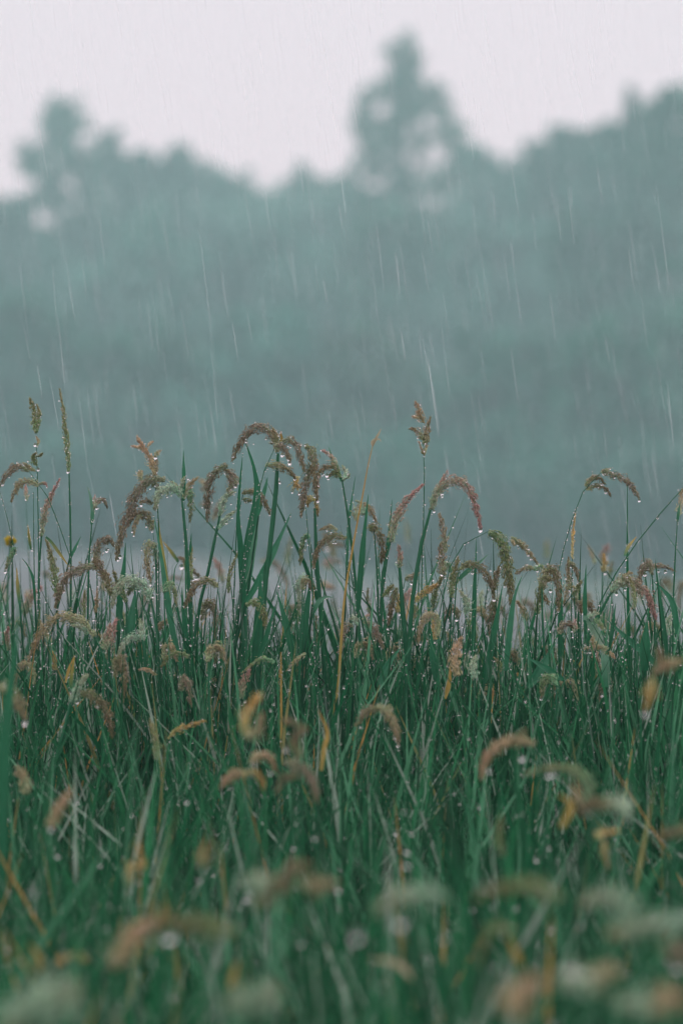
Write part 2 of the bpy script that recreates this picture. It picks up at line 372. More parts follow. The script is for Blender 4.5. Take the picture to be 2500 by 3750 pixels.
TREES = [
 ('broadleaf_tree', 'tall airy tree rising alone above the treeline at its middle', 112,
  [(925, 105, 26, 24), (905, 128, 24, 22), (952, 122, 24, 24), (915, 152, 26, 22), (945, 158, 20, 20), (898, 192, 22, 18), (948, 200, 26, 24), (880, 216, 20, 16), (930, 175, 26, 22), (935, 235, 30, 34), (985, 232, 16, 16), (850, 245, 42, 34), (828, 290, 26, 32), (1005, 215, 32, 26), (1018, 250, 20, 20), (990, 300, 36, 34),
   (880, 315, 45, 22), (905, 365, 48, 30), (1030, 340, 38, 40), (925, 270, 32, 26), (845, 385, 42, 45), (1035, 405, 50, 40), (915, 425, 56, 28), (850, 440, 50, 40), (935, 200, 20, 24), (880, 290, 30, 24), (960, 260, 24, 30), (850, 340, 36, 30), (962, 345, 18, 18), (1000, 430, 30, 22), (1040, 300, 22, 30), (900, 440, 60, 30)], 925, '#37614e', .42),
 ('broadleaf_tree', 'rounded tree standing above the wood at its left end', 118,
  [(145, 245, 34, 26), (120, 285, 34, 34), (160, 300, 38, 38), (95, 350, 48, 40), (150, 370, 60, 44), (190, 370, 36, 40), (65, 375, 24, 24), (110, 405, 50, 26), (205, 420, 34, 40), (230, 470, 40, 40), (90, 440, 46, 14), (150, 450, 50, 16), (60, 470, 40, 16), (120, 478, 34, 12), (85, 455, 30, 12)], 150, '#3c6553', .6),
 ('broadleaf_tree', 'small pointed tree close beside the rounded one on the left', 120,
  [(255, 335, 22, 30), (250, 375, 30, 30), (290, 385, 30, 26), (260, 430, 46, 36), (310, 380, 22, 30), (265, 500, 60, 34), (300, 470, 50, 34)], 262, '#456b5b', 1.0),
 ('broadleaf_tree', 'low domed tree with a small raised point at its top left of the dip', 122,
  [(330, 380, 34, 26), (405, 370, 32, 28), (370, 420, 60, 42), (430, 420, 44, 40), (330, 460, 50, 40), (450, 470, 50, 40)], 380, '#4a7060', 1.0),
 ('broadleaf_tree', 'wide flat topped tree just left of the lowest gap in the treeline', 122,
  [(500, 420, 40, 26), (545, 440, 42, 34), (480, 465, 50, 40), (590, 500, 50, 46), (530, 520, 60, 50)], 530, '#4a7060', 1.0),
 ('broadleaf_tree', 'squat tree just right of the lowest gap in the treeline', 122,
  [(690, 425, 28, 30), (735, 440, 34, 30), (660, 485, 44, 40), (720, 500, 56, 46), (785, 440, 28, 30), (780, 500, 40, 44)], 710, '#4a7060', 1.0),
 ('broadleaf_tree', 'bushy tree on the right flank of the tall airy tree', 116,
  [(1085, 375, 34, 34), (1125, 400, 38, 34), (1165, 410, 36, 30), (1110, 460, 60, 44), (1180, 470, 50, 44)], 1120, '#44695a', 1.0),
 ('broadleaf_tree', 'rounded tree where the treeline begins to climb to the right', 104,
  [(1280, 320, 32, 30), (1240, 365, 38, 36), (1300, 360, 44, 40), (1250, 430, 60, 50), (1330, 420, 60, 60)], 1275, '#40695a', 1.0),
 ('broadleaf_tree', 'broad tree between the climbing treeline and the thin spire', 100,
  [(1355, 335, 36, 30), (1400, 325, 38, 36), (1380, 390, 60, 50), (1430, 390, 50, 60), (1400, 470, 70, 60)], 1385, '#3d6657', 1.0),
 ('spruce_tree', 'thin spire of a conifer poking above the wood on the right', 98,
  [(1449, 232, 8, 22), (1449, 262, 13, 20), (1450, 292, 20, 20), (1450, 325, 26, 24), (1450, 365, 34, 28), (1452, 410, 42, 34), (1452, 460, 48, 40)], 1450, '#335c4c', 1.1),
 ('broadleaf_tree', 'highest dense tree of the wood at its right hand end', 92,
  [(1540, 240, 34, 32), (1505, 275, 26, 30), (1575, 250, 34, 40), (1520, 330, 44, 44), (1580, 330, 40, 50), (1490, 380, 40, 50), (1550, 410, 60, 60), (1600, 420, 50, 60)], 1545, '#33604e', 1.0),
 ('broadleaf_tree', 'tree cut by the left edge whose crown tops out below the rounded tree', 110,
  [(-10, 505, 44, 34), (40, 515, 36, 34), (20, 560, 60, 46), (85, 540, 34, 34), (60, 610, 46, 44)], 20, '#3a6252', .9),
 ('broadleaf_tree', 'tree under the rounded one with a bright hole low in its crown', 112,
  [(190, 510, 44, 34), (240, 560, 50, 46), (205, 590, 30, 40), (125, 545, 30, 20), (110, 660, 50, 36), (190, 680, 50, 46)], 180, '#3f6757', .9),
 # nearer rows, lower in the picture and darker through less rain
 ('field_tree', 'pale rounded crown in the middle row below the lowest gap', 100, [(560, 590, 80, 60), (640, 560, 60, 56), (500, 660, 80, 70), (620, 680, 90, 80)], 580, '#52796a', 1.0),
 ('field_tree', 'dim greyish crown in the middle row under the tall airy tree', 98, [(900, 520, 80, 60), (960, 560, 80, 70), (830, 600, 80, 80), (900, 680, 100, 90)], 900, '#3a6150', 1.0),
 ('field_tree', 'middle row crown under the bushy tree right of centre', 96, [(1120, 560, 80, 70), (1210, 570, 70, 70), (1060, 640, 70, 80), (1160, 690, 100, 90)], 1130, '#4b7163', 1.0),
 ('field_tree', 'large middle row crown below the thin spire', 86, [(1400, 560, 90, 80), (1320, 590, 70, 80), (1500, 560, 80, 80), (1400, 700, 120, 100)], 1410, '#3a6553', 1.0),
 ('field_tree', 'middle row crown on the left below the small pointed tree', 98, [(330, 560, 80, 70), (400, 610, 80, 70), (260, 660, 80, 70), (350, 720, 100, 90)], 330, '#4a7162', 1.0),
 ('hedgerow_tree', 'dark front tree filling the left edge of the hedgerow', 78, [(40, 760, 90, 90), (120, 820, 90, 80), (-10, 900, 90, 100), (90, 960, 120, 110)], 50, '#33604f', 1.0),
 ('hedgerow_tree', 'front tree of the hedgerow left of centre with a broad dull crown', 76, [(300, 840, 100, 80), (400, 860, 90, 90), (250, 960, 90, 90), (370, 980, 120, 110)], 330, '#3a6554', 1.0),
 ('hedgerow_tree', 'lighter front tree of the hedgerow behind the big nodding seed heads', 74, [(560, 830, 90, 90), (660, 800, 90, 80), (620, 940, 120, 110), (500, 960, 90, 90)], 600, '#456e60', 1.0),
 ('hedgerow_tree', 'brownish front tree of the hedgerow right of the centre', 74, [(840, 860, 100, 90), (930, 900, 90, 90), (780, 970, 90, 100), (890, 1000, 120, 110)], 860, '#4a6353', 1.0),
 ('hedgerow_tree', 'bluish green front tree of the hedgerow below the bushy tree', 72, [(1100, 860, 90, 90), (1200, 840, 90, 80), (1060, 980, 100, 100), (1180, 990, 120, 110)], 1130, '#33604f', 1.0),
 ('hedgerow_tree', 'big front tree of the hedgerow under the thin spire', 70, [(1380, 830, 110, 90), (1490, 860, 90, 90), (1340, 960, 100, 100), (1450, 990, 130, 120)], 1410, '#2f5f4c', 1.0),
 ('hedgerow_tree', 'front tree at the right edge of the hedgerow', 72, [(1580, 760, 80, 100), (1600, 900, 80, 100), (1560, 1010, 90, 90)], 1590, '#33624f', 1.0),
]
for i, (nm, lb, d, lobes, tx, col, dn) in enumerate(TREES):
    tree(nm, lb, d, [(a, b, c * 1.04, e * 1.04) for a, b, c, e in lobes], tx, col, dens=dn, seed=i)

def woodland():
    """the undergrowth and hidden trunks below the crowns, one mass nobody could count"""
    r = np.random.default_rng(5); mb = MB()
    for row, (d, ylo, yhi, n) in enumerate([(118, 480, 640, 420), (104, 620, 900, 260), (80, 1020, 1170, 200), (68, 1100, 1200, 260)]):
        for i in range(n):
            x = r.uniform(-500, 2100); y = r.uniform(ylo, yhi)
            if row == 0 and ((x < 330 and y < 640) or (540 < x < 660 and y < 500) or y < 480): y += 110
            dd = d + r.uniform(-4, 4); c = at(x * S, y * S, dd); gz = ground_z(c[0], c[1]); c[2] = max(c[2], gz + .4)
            rad = np.array([1, 1, .9]) * r.uniform(.6, 1.2)
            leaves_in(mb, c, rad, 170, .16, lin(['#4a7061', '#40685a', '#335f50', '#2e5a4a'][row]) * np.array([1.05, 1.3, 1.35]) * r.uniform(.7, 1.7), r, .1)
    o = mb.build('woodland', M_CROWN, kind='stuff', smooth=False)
    o['label'] = 'misty mass of undergrowth below the tree crowns'; o['category'] = 'woodland'
woodland()

# ---- rain haze: one closed box of even density round the camera and everything built
def haze():
    x0, x1, y0, y1, z0, z1 = -62, 62, -14, 138, -1.2, 20
    V = [(x, y, z) for z in (z0, z1) for y in (y0, y1) for x in (x0, x1)]
    F = [(0, 2, 3, 1), (4, 5, 7, 6), (0, 1, 5, 4), (2, 6, 7, 3), (0, 4, 6, 2), (1, 3, 7, 5)]
    me = bpy.data.meshes.new('haze'); me.from_pydata(V, [], F); me.update()
    m = bpy.data.materials.new('rain_haze'); m.use_nodes = True; n = m.node_tree; n.nodes.clear()
    out = n.nodes.new('ShaderNodeOutputMaterial'); v = n.nodes.new('ShaderNodeVolumePrincipled')
    v.inputs['Color'].default_value = (0.54, 0.90, 0.88, 1); v.inputs['Density'].default_value = 0.0064; v.inputs['Anisotropy'].default_value = 0.2
    n.links.new(v.outputs[0], out.inputs['Volume']); me.materials.append(m)
    o = bpy.data.objects.new('haze', me); COL.objects.link(o); o['kind'] = 'stuff'; o['label'] = 'pale rain haze hanging over the field'
haze()
# ------------------------------------------------------------------ the meadow
TILE = {'A': (0, 1400, .5421), 'B': (800, 1400, .5421), 'C': (1650, 1400, .5421), 'F': (0, 0, S)}
def pts(tile, s, d, d1=None, jit=None):
    ox, oy, k = TILE[tile]; P = [tuple(map(float, q.split(','))) for q in s.split()]
    n = len(P); dd = np.linspace(d, d if d1 is None else d1, n)
    return np.array([at(ox + x * k, oy + y * k, dd[i]) for i, (x, y) in enumerate(P)])
def pxm(tile, w, d): return w * TILE[tile][2] * K * d

G_DARK, G_MID, G_PALE, G_SILV = lin('#125c3b'), lin('#267550'), lin('#689a80'), lin('#9dbba2')
G_STEM = lin('#356f55'); Y_DRY, O_DRY, CREAM = lin('#9c9450'), lin('#a68a44'), lin('#b0ab8c')
LC = {'g': (G_DARK, G_MID), 'm': (G_MID, lin('#3f8263')), 'p': (G_MID, G_PALE), 's': (G_PALE, G_SILV), 'y': (lin('#7f9350'), Y_DRY),
      'o': (Y_DRY, O_DRY), 'yt': (G_MID, lin('#b8a24e')), 'c': (CREAM, CREAM), 't': (lin('#9a7b50'), lin('#b5946a')), 'w': (lin('#a9b0a2'), lin('#b9beb4'))}

def to_ground(P, r):
    """carry a traced stem on below the picture down to its root"""
    p0 = P[0]; d = P[0] - P[min(1, len(P) - 1)]; sl = np.clip(d[0] / max(-d[2], 1e-3), -.35, .35)
    out = []
    for t in (1.0, .66, .33):
        z = p0[2] * (1 - t); dx = sl * p0[2] * (t - .45 * t * t) * .8
        out.append(p0 * [1, 1, 0] + np.array([dx, r.normal(0, .004) + .02 * t, z]))
    return np.concatenate([np.array(out), P])

HERO_I = [0]
def grass(tile, d, label, stem, w=6, heads=(), leaves=(), scol=None, big=(), name='grass_plant', cat='grass plant', group='seeding grasses in the meadow', wet=1.0, sheath=None):
    """stem: traced from low to high; w: its width; heads: (path base to tip, half width, palette, openness, profile); leaves: (path, half width, colour, profile)"""
    HERO_I[0] += 1; r = np.random.default_rng(1000 + HERO_I[0])
    P = to_ground(pts(tile, stem, d), r); path, L = smooth_path(P, 12 + 3 * len(P))
    root = empty(name, label, cat, group, loc=tuple(path[0]))
    mb = MB(); hw = pxm(tile, w / 2, d); z = path[:, 2]; zt = path[-1][2]
    rad = hw * (1.0 + .5 * np.clip((zt - z) / .3, 0, 1)); rad[-1] *= .6
    c = LC['g'] if scol is None else LC[scol]; s = np.linspace(0, 1, len(path))[:, None]
    colr = c[0] * (1 - s) + c[1] * s
    tube(mb, path, rad, colr, 8)
    attach(mb.build('stem', M_LEAF), root)
    dm = MB(); dm_n = 0
    _, A, B = frames(path); up = z > .72
    if wet and up.sum() > 3:
        e = np.array([[1, 0, 0]])
        edge_drops(dm, (path - A * rad[:, None])[up], (path + A * rad[:, None])[up], r, every=.0075 / wet); dm_n = 1
    for h in heads:
        hp, hh, pal = h[0], h[1], h[2]; op = h[3] if len(h) > 3 else 0.0; pr = h[4] if len(h) > 4 else 'full'
        Q = pts(tile, hp, d, d + r.uniform(-.015, .015)); q, HL = smooth_path(Q, 24)
        hm = MB(); tube(hm, q, np.linspace(.0007, .0003, 24), PAL[pal][0] * .8, 5)
        near = abs(d - 3.3) < .35
        if d < 2.7: op += .34; hh = hh * .92
        pos, dirs = seed_head(hm, q, HL, pxm(tile, hh, d), pal, r, dens=(1.35 if near else .7), openness=op, prof=pr, sc=(1.0 if near else 1.3) * min(1.15, max(.6, pxm(tile, hh, d) / .007)))
        attach(hm.build('seed_head', M_SEED), root)
        n = int(HL / .0028 * wet); i = r.integers(0, len(pos), n)
        drops(dm, pos[i] + dirs[i] * .0035, r.uniform(.0003, .0008, n)); dm_n = 1
        nb = r.poisson(HL / .032 * wet)
        if nb:
            i = r.integers(0, len(pos), nb * 8).reshape(nb, 8)
            i = i[np.arange(nb), np.argmin(pos[i][:, :, 2], axis=1)]
            rr = r.uniform(.0009, .0018, nb); drops(dm, pos[i] - np.array([0, 0, 1]) * (.0015 + rr[:, None] * .6) + dirs[i] * .002, rr, True)
    for lf in leaves:
        q, LL = smooth_path(pts(tile, lf[0], d, d + r.uniform(-.03, .03)), 20)
        lm = MB(); c0, c1 = LC[lf[2]]; yaw = r.uniform(-.5, .5)
        El, Er = blade(lm, q, pxm(tile, lf[1], d), c0, c1, yaw=yaw, fold=r.uniform(.15, .5), prof=lf[3] if len(lf) > 3 else 'leaf')
        attach(lm.build('leaf', M_LEAF), root)
        if wet: edge_drops(dm, El, Er, r, every=.0080 / wet); dm_n = 1
    for b in big:
        x, y, rr = b; drops(dm, pts(tile, '%f,%f' % (x, y), d - .004), pxm(tile, rr, d), True); dm_n = 1
    if dm_n and dm.n:
        o = dm.build('water_drops', M_WATER, kind='stuff'); attach(o, root)
    return root

GB = 'grass blades standing clear of the meadow'
def leafy(tile, d, label, path, hw, col='g', prof='leaf', ground=True, name='grass_shoot', cat='grass blade', wet=.8, group=GB):
    HERO_I[0] += 1; r = np.random.default_rng(1000 + HERO_I[0])
    P = pts(tile, path, d)
    top, L = smooth_path(P, 22)
    if ground:
        G = to_ground(P, r)[:4]; low, _ = smooth_path(G, 12); full = np.concatenate([low[:-1], top])
    else: full = top
    root = empty(name, label, cat, group, loc=tuple(full[0]))
    lm = MB(); c0, c1 = LC[col]; yaw = r.uniform(-.45, .45); n0 = len(full) - len(top)
    # width profile runs over the traced part only, so build low part as constant strip
    dm = MB()
    El, Er = blade(lm, top, pxm(tile, hw, d), c0, c1, yaw=yaw, fold=r.uniform(.15, .45), prof=prof)
    attach(lm.build('leaf', M_LEAF), root)
    if ground:
        sm = MB(); c = c0 if prof == 'stalk' else LC['g'][0]
        tube(sm, low, np.linspace(.0020, max(.0008, pxm(tile, hw, d) * (.9 if prof == 'stalk' else .4)), len(low)), c, 7); attach(sm.build('stem', M_LEAF), root)
    if wet:
        edge_drops(dm, El, Er, r, every=.0080 / wet)
        if dm.n: attach(dm.build('water_drops', M_WATER, kind='stuff'), root)
    return root

# --- the tall plants of the focused row, left to right
grass('A', 3.30, 'tallest slim upright brown seed spike on a straight stem at the left', '480,1700 480,1250 476,900 468,610', 13,
      [('468,600 456,440 440,300 428,180 405,45', 20, 'olive', 0, 'tail')], big=[(447, 440, 8), (466, 470, 6), (441, 240, 5)])
grass('A', 3.30, 'tufted upright seed spike with side clusters left of the tallest spike', '268,1900 262,1100 256,700 248,440', 7,
      [('246,340 238,270 232,190 204,105', 26, 'olive', .2), ('250,330 262,250 268,200 250,150', 16, 'olive', .2), ('250,560 232,530 228,490 248,480', 20, 'olive', .4), ('252,430 262,400 248,370', 9, 'tan', .2), ('250,500 275,492 290,478', 9, 'olive', .3), ('240,600 200,580 165,545', 16, 'tan', .4)],
      big=[(237, 424, 11), (252, 432, 8), (261, 590, 11)])
grass('A', 3.28, 'thin leaning stem with two nodding brown heads reaching to the left edge', '486,1250 440,1080 350,830 280,700 190,590', 6,
      [('195,600 150,570 105,572 50,620 2,700', 24, 'purple', .1), ('262,690 200,668 145,682 100,740 78,805', 25, 'tan', .1), ('265,690 300,680 322,700', 12, 'pink', .4)], big=[(262, 592, 8)])
grass('A', 3.36, 'slanting unopened green seed head with a pink tip behind the leaning stem', '262,1700 268,1200 285,1000', 16,
      [('282,1040 300,900 345,770 408,650', 24, 'pink', 0, 'tail')], big=[(320, 940, 6)])
grass('A', 3.32, 'stem ending in a leaf tip with one tiny curled pinkish head beside it', '596,1500 602,1200 622,950', 13,
      [('635,850 665,800 700,795 728,850', 17, 'purple', .1), ('645,840 640,800 640,765', 9, 'pink')], [('622,960 630,860 615,780 592,705', 14, 'p')], big=[(628, 938, 9), (665, 852, 5)])
grass('A', 3.30, 'long drooping purple brown head with an open tan tuft above it', '1075,1500 1074,1000 1060,800 1045,640', 8,
      [('1052,630 1030,560 1010,500 975,450 945,400 925,365', 26, 'pinktan', .5), ('985,450 940,440 885,430', 16, 'pinktan', .5), ('1000,430 1012,415 1032,400', 12, 'pinktan', .4), ('1045,500 1062,475 1088,460', 14, 'tan', .3), ('1050,600 1055,565 1060,520', 18, 'brown', .2), ('960,660 945,625 960,598', 24, 'tan', .5),
       ('1115,662 1040,650 970,690 915,770 870,880 835,985 808,1090 785,1202', 36, 'purple', 0), ('1030,690 1060,700 1070,740', 16, 'brown', .3), ('1030,820 985,800 940,815', 18, 'purple', .2)],
      big=[(1052, 568, 9), (1052, 700, 8), (955, 830, 10), (976, 470, 7), (905, 1035, 8)])
grass('A', 3.31, 'hooked greyish brown head tucked behind the long drooping purple one', '1062,1500 1058,1200 1034,1010', 6,
      [('1030,1000 1000,905 950,880 900,905 865,960', 30, 'brown', .1), ('960,890 920,940 905,1030', 18, 'tan', .2)], big=[(988, 975, 8), (1012, 985, 9), (1028, 1000, 8), (905, 1035, 7)])
grass('A', 3.29, 'pale silvery green drooping head on a thick stem under a needle like leaf', '1300,1900 1280,1430 1255,1050 1228,780', 22,
      [('1222,770 1180,720 1125,715 1070,760 1045,862', 34, 'silver', .3), ('1236,780 1275,700 1338,640', 22, 'tan', .4), ('1240,790 1282,740 1292,820 1284,942', 22, 'green', .1), ('1225,775 1225,700 1245,640', 24, 'silver', .4), ('1210,720 1180,690 1155,668', 12, 'olive', .2)],
      [('1236,800 1243,640 1241,560 1240,452', 13, 'm')], big=[(1130, 775, 6), (1158, 765, 6), (1050, 700, 7), (1245, 1100, 5)])
grass('A', 3.34, 'curled pinkish purple head holding hanging drops left of the long drooping one', '655,1700 658,1300 655,1215', 8,
      [('658,1210 655,1140 690,1070 740,1060 772,1112', 33, 'purple', .1)], big=[(722, 1140, 11), (732, 1128, 7), (700, 1150, 6)])
grass('A', 3.26, 'large bushy purple head arching to both sides at the lower left', '735,2029 745,1700 742,1440', 16,
      [('648,1250 600,1245 540,1262 450,1310 408,1400 372,1522', 34, 'purple', .1), ('745,1440 738,1360 712,1300 660,1250 640,1180', 36, 'brown', .35), ('660,1250 690,1230 640,1180', 20, 'purple', .5)], big=[(540, 1282, 7), (428, 1355, 7), (520, 1310, 5)])
grass('A', 3.25, 'broad silvery arching head to the right of the bushy purple one', '1075,1900 1060,1680 1022,1470', 22,
      [('1018,1470 985,1385 930,1340 870,1335 815,1370 775,1440 758,1525', 36, 'silver', .25), ('930,1350 890,1380 865,1440', 24, 'green', .3)], big=[(862, 1465, 6), (920, 1405, 7), (995, 1460, 7)])
grass('A', 3.30, 'stubby hanging tan head beaded with drops in front of a dark blade', '1068,1900 1062,1600 1056,1260 1050,1150', 12,
      [('1048,1110 1010,1090 990,1150 1000,1250 1018,1352', 28, 'tan', .1), ('1040,1100 1050,1150 1060,1250', 20, 'silver', .2)], big=[(1040, 1248, 10), (1065, 1430, 8), (1030, 1160, 5)])
grass('B', 3.31, 'knobbly purple head looping down left of the two tall dark blades', '-150,1650 -60,1250 -10,980 20,850', 20,
      [('60,560 10,580 -45,640 -70,760 -75,945', 30, 'purple', .05), ('125,690 90,620 40,590', 32, 'purple', .3), ('60,740 90,690 60,630', 26, 'purple', .3), ('10,900 40,790 110,735', 26, 'silver', .4), ('0,990 50,920 115,868', 22, 'silver', .3)], big=[(57, 950, 11), (85, 823, 6)])
grass('B', 3.28, 'thick straight stem carrying the highest arching purple head at the centre left', '300,1560 325,1320 350,1080 385,780 402,480', 30,
      [('398,470 385,400 350,340 300,300 245,310 195,345 140,420 112,480 92,532', 34, 'purple', .05), ('400,440 382,360 365,310', 22, 'tan', .5)],
      [('412,400 425,380 420,335', 9, 'o', 'lance')], big=[(190, 403, 10), (318, 383, 7), (238, 417, 5), (415, 678, 9), (98, 503, 7)])
grass('B', 3.26, 'slender wiry stem whose heads hang straight down in a heavy plait', '165,1250 215,980 270,750 320,560 352,450 400,400', 6,
      [('430,400 475,385 530,430 555,510 582,605', 26, 'purple', .05), ('375,430 430,430 462,480 488,530', 26, 'purple', .2), ('590,425 630,470 650,560 655,660 665,800', 32, 'brown', 0), ('625,560 600,640 575,760 556,912', 28, 'purple', 0)],
      (), big=[(432, 492, 14), (474, 520, 12), (583, 425, 7), (487, 438, 6)])
grass('B', 3.27, 'short level brown head crossing the thick straight stem', '240,900 290,680 322,580', 5,
      [('322,560 380,555 440,575 480,600 518,655', 26, 'tan', .15)], big=[(330, 585, 5), (372, 600, 5)])
grass('B', 3.32, 'brown head nodding to the right behind the broad dark blades', '110,1300 130,900 165,760', 8,
      [('165,750 215,735 270,760 310,810 352,895', 25, 'brown', .1), ('165,790 200,800 225,800', 16, 'olive', .2)], big=[(183, 808, 9), (296, 820, 6)])
grass('B', 3.33, 'ragged golden head hanging behind the heavy plait', '700,1700 665,1250 650,850', 26,
      [('530,640 520,680 550,710', 30, 'gold', .6), ('655,800 610,790 600,840', 24, 'gold', .5), ('655,790 665,850 672,905', 18, 'gold', .3)], big=[(664, 792, 8)])
grass('B', 3.24, 'thin dark stem below the plait rising between two blades', '640,1500 615,1150 590,850', 8, ())
grass('B', 3.30, 'pale tufted head pierced by a narrow leaf tip right of the plait', '960,1900 925,1350 880,950 835,660', 17,
      [('800,560 750,490 698,458', 18, 'pink', .4), ('815,600 770,572 720,575 668,625', 24, 'brown', .15), ('828,640 780,610 740,640', 22, 'olive', .4), ('836,660 862,620 838,560', 20, 'silver', .7), ('836,660 876,640 885,615', 10, 'silver', .6)],
      [('833,670 800,590 770,520 742,432', 13, 'm')], big=[(732, 630, 13), (740, 653, 8), (880, 615, 4)])
grass('B', 3.30, 'drooping pair of dark brown heads with a silvery base in the middle', '1085,2000 1078,1600 1068,1250 1050,1000', 12,
      [('1000,905 960,820 925,800', 16, 'silver', .4), ('930,930 925,880 965,835 1020,860 1068,945', 26, 'tan', .25), ('1015,1000 1050,970 1090,1040 1112,1130 1098,1222', 32, 'brown', .05), ('1000,890 950,870 920,930', 24, 'silver', .5)], big=[(1020, 1190, 6), (1140, 1180, 6)])
grass('B', 3.28, 'narrow arching brown head dripping on its inner side at centre', '895,1700 880,1300 858,1060', 8,
      [('858,1055 800,1035 730,1060 670,1130 640,1255', 25, 'brown', .1), ('800,1000 745,975 680,1000', 18, 'tan', .2)], big=[(790, 1085, 8), (735, 1105, 5)])
grass('B', 3.33, 'small greenish tan hook of seeds left of the arching brown head', '640,1500 628,1200 618,1060', 7,
      [('616,1050 590,1035 565,1100 552,1235', 20, 'green', .15)], big=[(604, 1098, 7), (585, 1130, 6)])
grass('B', 3.30, 'tall straight seed head with loose pinkish clusters right of centre', '1368,1800 1372,1300 1384,900 1390,580 1382,400', 7,
      [('1382,270 1360,220 1330,125', 23, 'pinktan', .1), ('1350,240 1330,235 1308,232', 11, 'pinktan', .2), ('1378,385 1340,330 1290,308', 22, 'brown', .15), ('1385,415 1400,350 1412,290 1430,235', 22, 'brown', .15), ('1400,410 1412,385 1420,360', 12, 'brown'), ('1388,490 1370,450 1352,400', 10, 'pinktan', .1), ('1392,480 1402,440 1408,400', 10, 'tan')],
      big=[(1384, 465, 9), (1352, 402, 6), (1388, 500, 6), (1394, 825, 7), (1394, 575, 5)])
grass('B', 3.29, 'unopened green and pink seed head slanting to the right', '1095,1900 1105,1330 1130,1180 1165,1070', 16,
      [('1165,1080 1185,960 1230,850 1295,770 1382,688', 33, 'pink', 0, 'tail')], big=[(1140, 1185, 8), (1335, 735, 5)])
grass('B', 3.27, 'thick stem bowing over in a long rose tinted head right of centre', '1290,1700 1310,1480 1345,1220 1385,1020 1430,860', 26,
      [('1432,860 1465,770 1520,695 1585,662 1650,675 1700,740 1735,840 1770,985', 32, 'pink', .05, 'full'), ('1462,770 1495,690 1545,598', 17, 'pink', 0)], big=[(1510, 772, 8), (1440, 890, 4), (1695, 714, 9), (1630, 712, 5)])
grass('B', 3.32, 'dark upright brown seed head below the rose tinted bow', '1520,1900 1518,1500 1520,1290', 9,
      [('1520,1300 1500,1200 1505,1080', 26, 'brown', .1), ('1528,1150 1520,1020 1490,880', 22, 'brown', .05)], big=[(1500, 1170, 7)])
grass('B', 3.28, 'stout stem topped by a small upright pinkish tuft', '1285,1990 1250,1640 1222,1250', 32,
      [('1222,1250 1228,1170 1212,1095', 20, 'pink', .1), ('1225,1260 1215,1210', 16, 'silver', .5)])
grass('B', 3.27, 'pale whitish hanging head with a brown tail left of the dry stalk', '545,1900 560,1600 600,1330', 10,
      [('600,1330 570,1325 545,1360 545,1450 545,1570', 27, 'silver', .3)], big=[(560, 1400, 7)])
grass('B', 3.24, 'olive head drooping over a broad dark blade low at centre left', '185,1900 190,1700 188,1500', 12,
      [('190,1510 240,1480 285,1520 312,1600 332,1690', 27, 'olive', .1)], big=[(262, 1530, 5)])
grass('B', 3.30, 'orange brown head slanting right of the stout stem', '1290,2000 1300,1700 1325,1480', 12,
      [('1325,1480 1370,1430 1420,1400 1478,1362', 26, 'gold', .15), ('1325,1500 1318,1560 1300,1640', 24, 'olive', .2)], big=[(1330, 1440, 5)])
grass('B', 3.31, 'small brown head level above the orange brown one', '1240,1700 1245,1400 1262,1320', 7,
      [('1262,1330 1300,1310 1355,1285', 18, 'brown', .2)], big=[(1345, 1290, 6)])
grass('B', 3.29, 'dangling reddish brown head left of the stout stem', '1140,2000 1160,1600 1200,1390', 9,
      [('1202,1390 1178,1480 1160,1560 1145,1645', 24, 'brown', .15), ('1110,1450 1150,1400 1180,1370', 24, 'olive', .4)])
grass('B', 3.26, 'silver and pink feathery cluster just right of the dry stalk', '860,2029 880,1850 905,1700', 14,
      [('935,1640 920,1595 880,1600', 24, 'silver', .6), ('900,1640 850,1660 830,1770', 28, 'purple', .3), ('840,1760 830,1800 800,1830', 14, 'pink', .3)], big=[(872, 1720, 6), (850, 1700, 5)])
grass('B', 3.25, 'dull pink head folding downward beside the silver and pink cluster', '1150,2029 1140,1950 1122,1820', 8,
      [('980,1620 1020,1630 1060,1680 1112,1800', 24, 'purple', .2), ('1030,1640 1025,1700 1030,1760', 18, 'pink', .3), ('975,1600 1000,1580 1015,1570', 13, 'pink', .3)])
grass('C', 3.27, 'heavy olive head hanging far down from a thin bowed stalk', '-60,1480 0,1240 60,1130 130,1040 200,997 258,1004', 7,
      [('258,1010 320,1045 360,1120 380,1260 400,1380 402,1500', 38, 'olive', .02), ], big=[(278, 1055, 7), (330, 1090, 6), (360, 1150, 6)])
grass('C', 3.30, 'slim brown head strung from a fine thread right of the heavy olive one', '300,1600 335,1200 350,1060 400,1045', 3,
      [('410,1048 470,1090 535,1160 590,1232', 21, 'tan', .1), ('410,1060 430,1100', 12, 'tan')], big=[(540, 1192, 10), (455, 1122, 6), (372, 1046, 4)])
grass('C', 3.30, 'solitary arched head with twin lower tufts on a curving wiry stem', '700,1700 722,1290 762,1120 820,920 900,720 960,640 1020,600', 6,
      [('1018,598 1080,620 1150,645 1210,690 1245,740 1272,790', 24, 'purple', .05), ('905,700 950,650 1000,645 1042,688', 21, 'brown', .2), ('915,722 980,700 1040,715 1080,772', 18, 'brown', .15), ('1020,598 1050,590 1075,580', 6, 'purple')], big=[(1018, 690, 9), (1045, 745, 10), (897, 745, 5), (812, 968, 5), (755, 1187, 5)])
grass('C', 3.26, 'long thin stem slanting up to the right edge with one hanging drop', '940,1700 1010,1480 1170,1200 1380,925 1568,712', 8, (), [('1172,1175 1200,1110 1252,1042', 11, 'yt')], big=[(1393, 916, 9), (1150, 1245, 4), (1262, 1080, 3)])
grass('C', 3.29, 'upright stem at the right edge with a tan head along its top', '1495,2000 1500,1500 1512,1200 1528,940', 11,
      [('1535,900 1548,830 1560,720', 22, 'tan', .1)], [('1528,945 1535,880 1548,800', 9, 'p')], big=[(1530, 935, 5)])
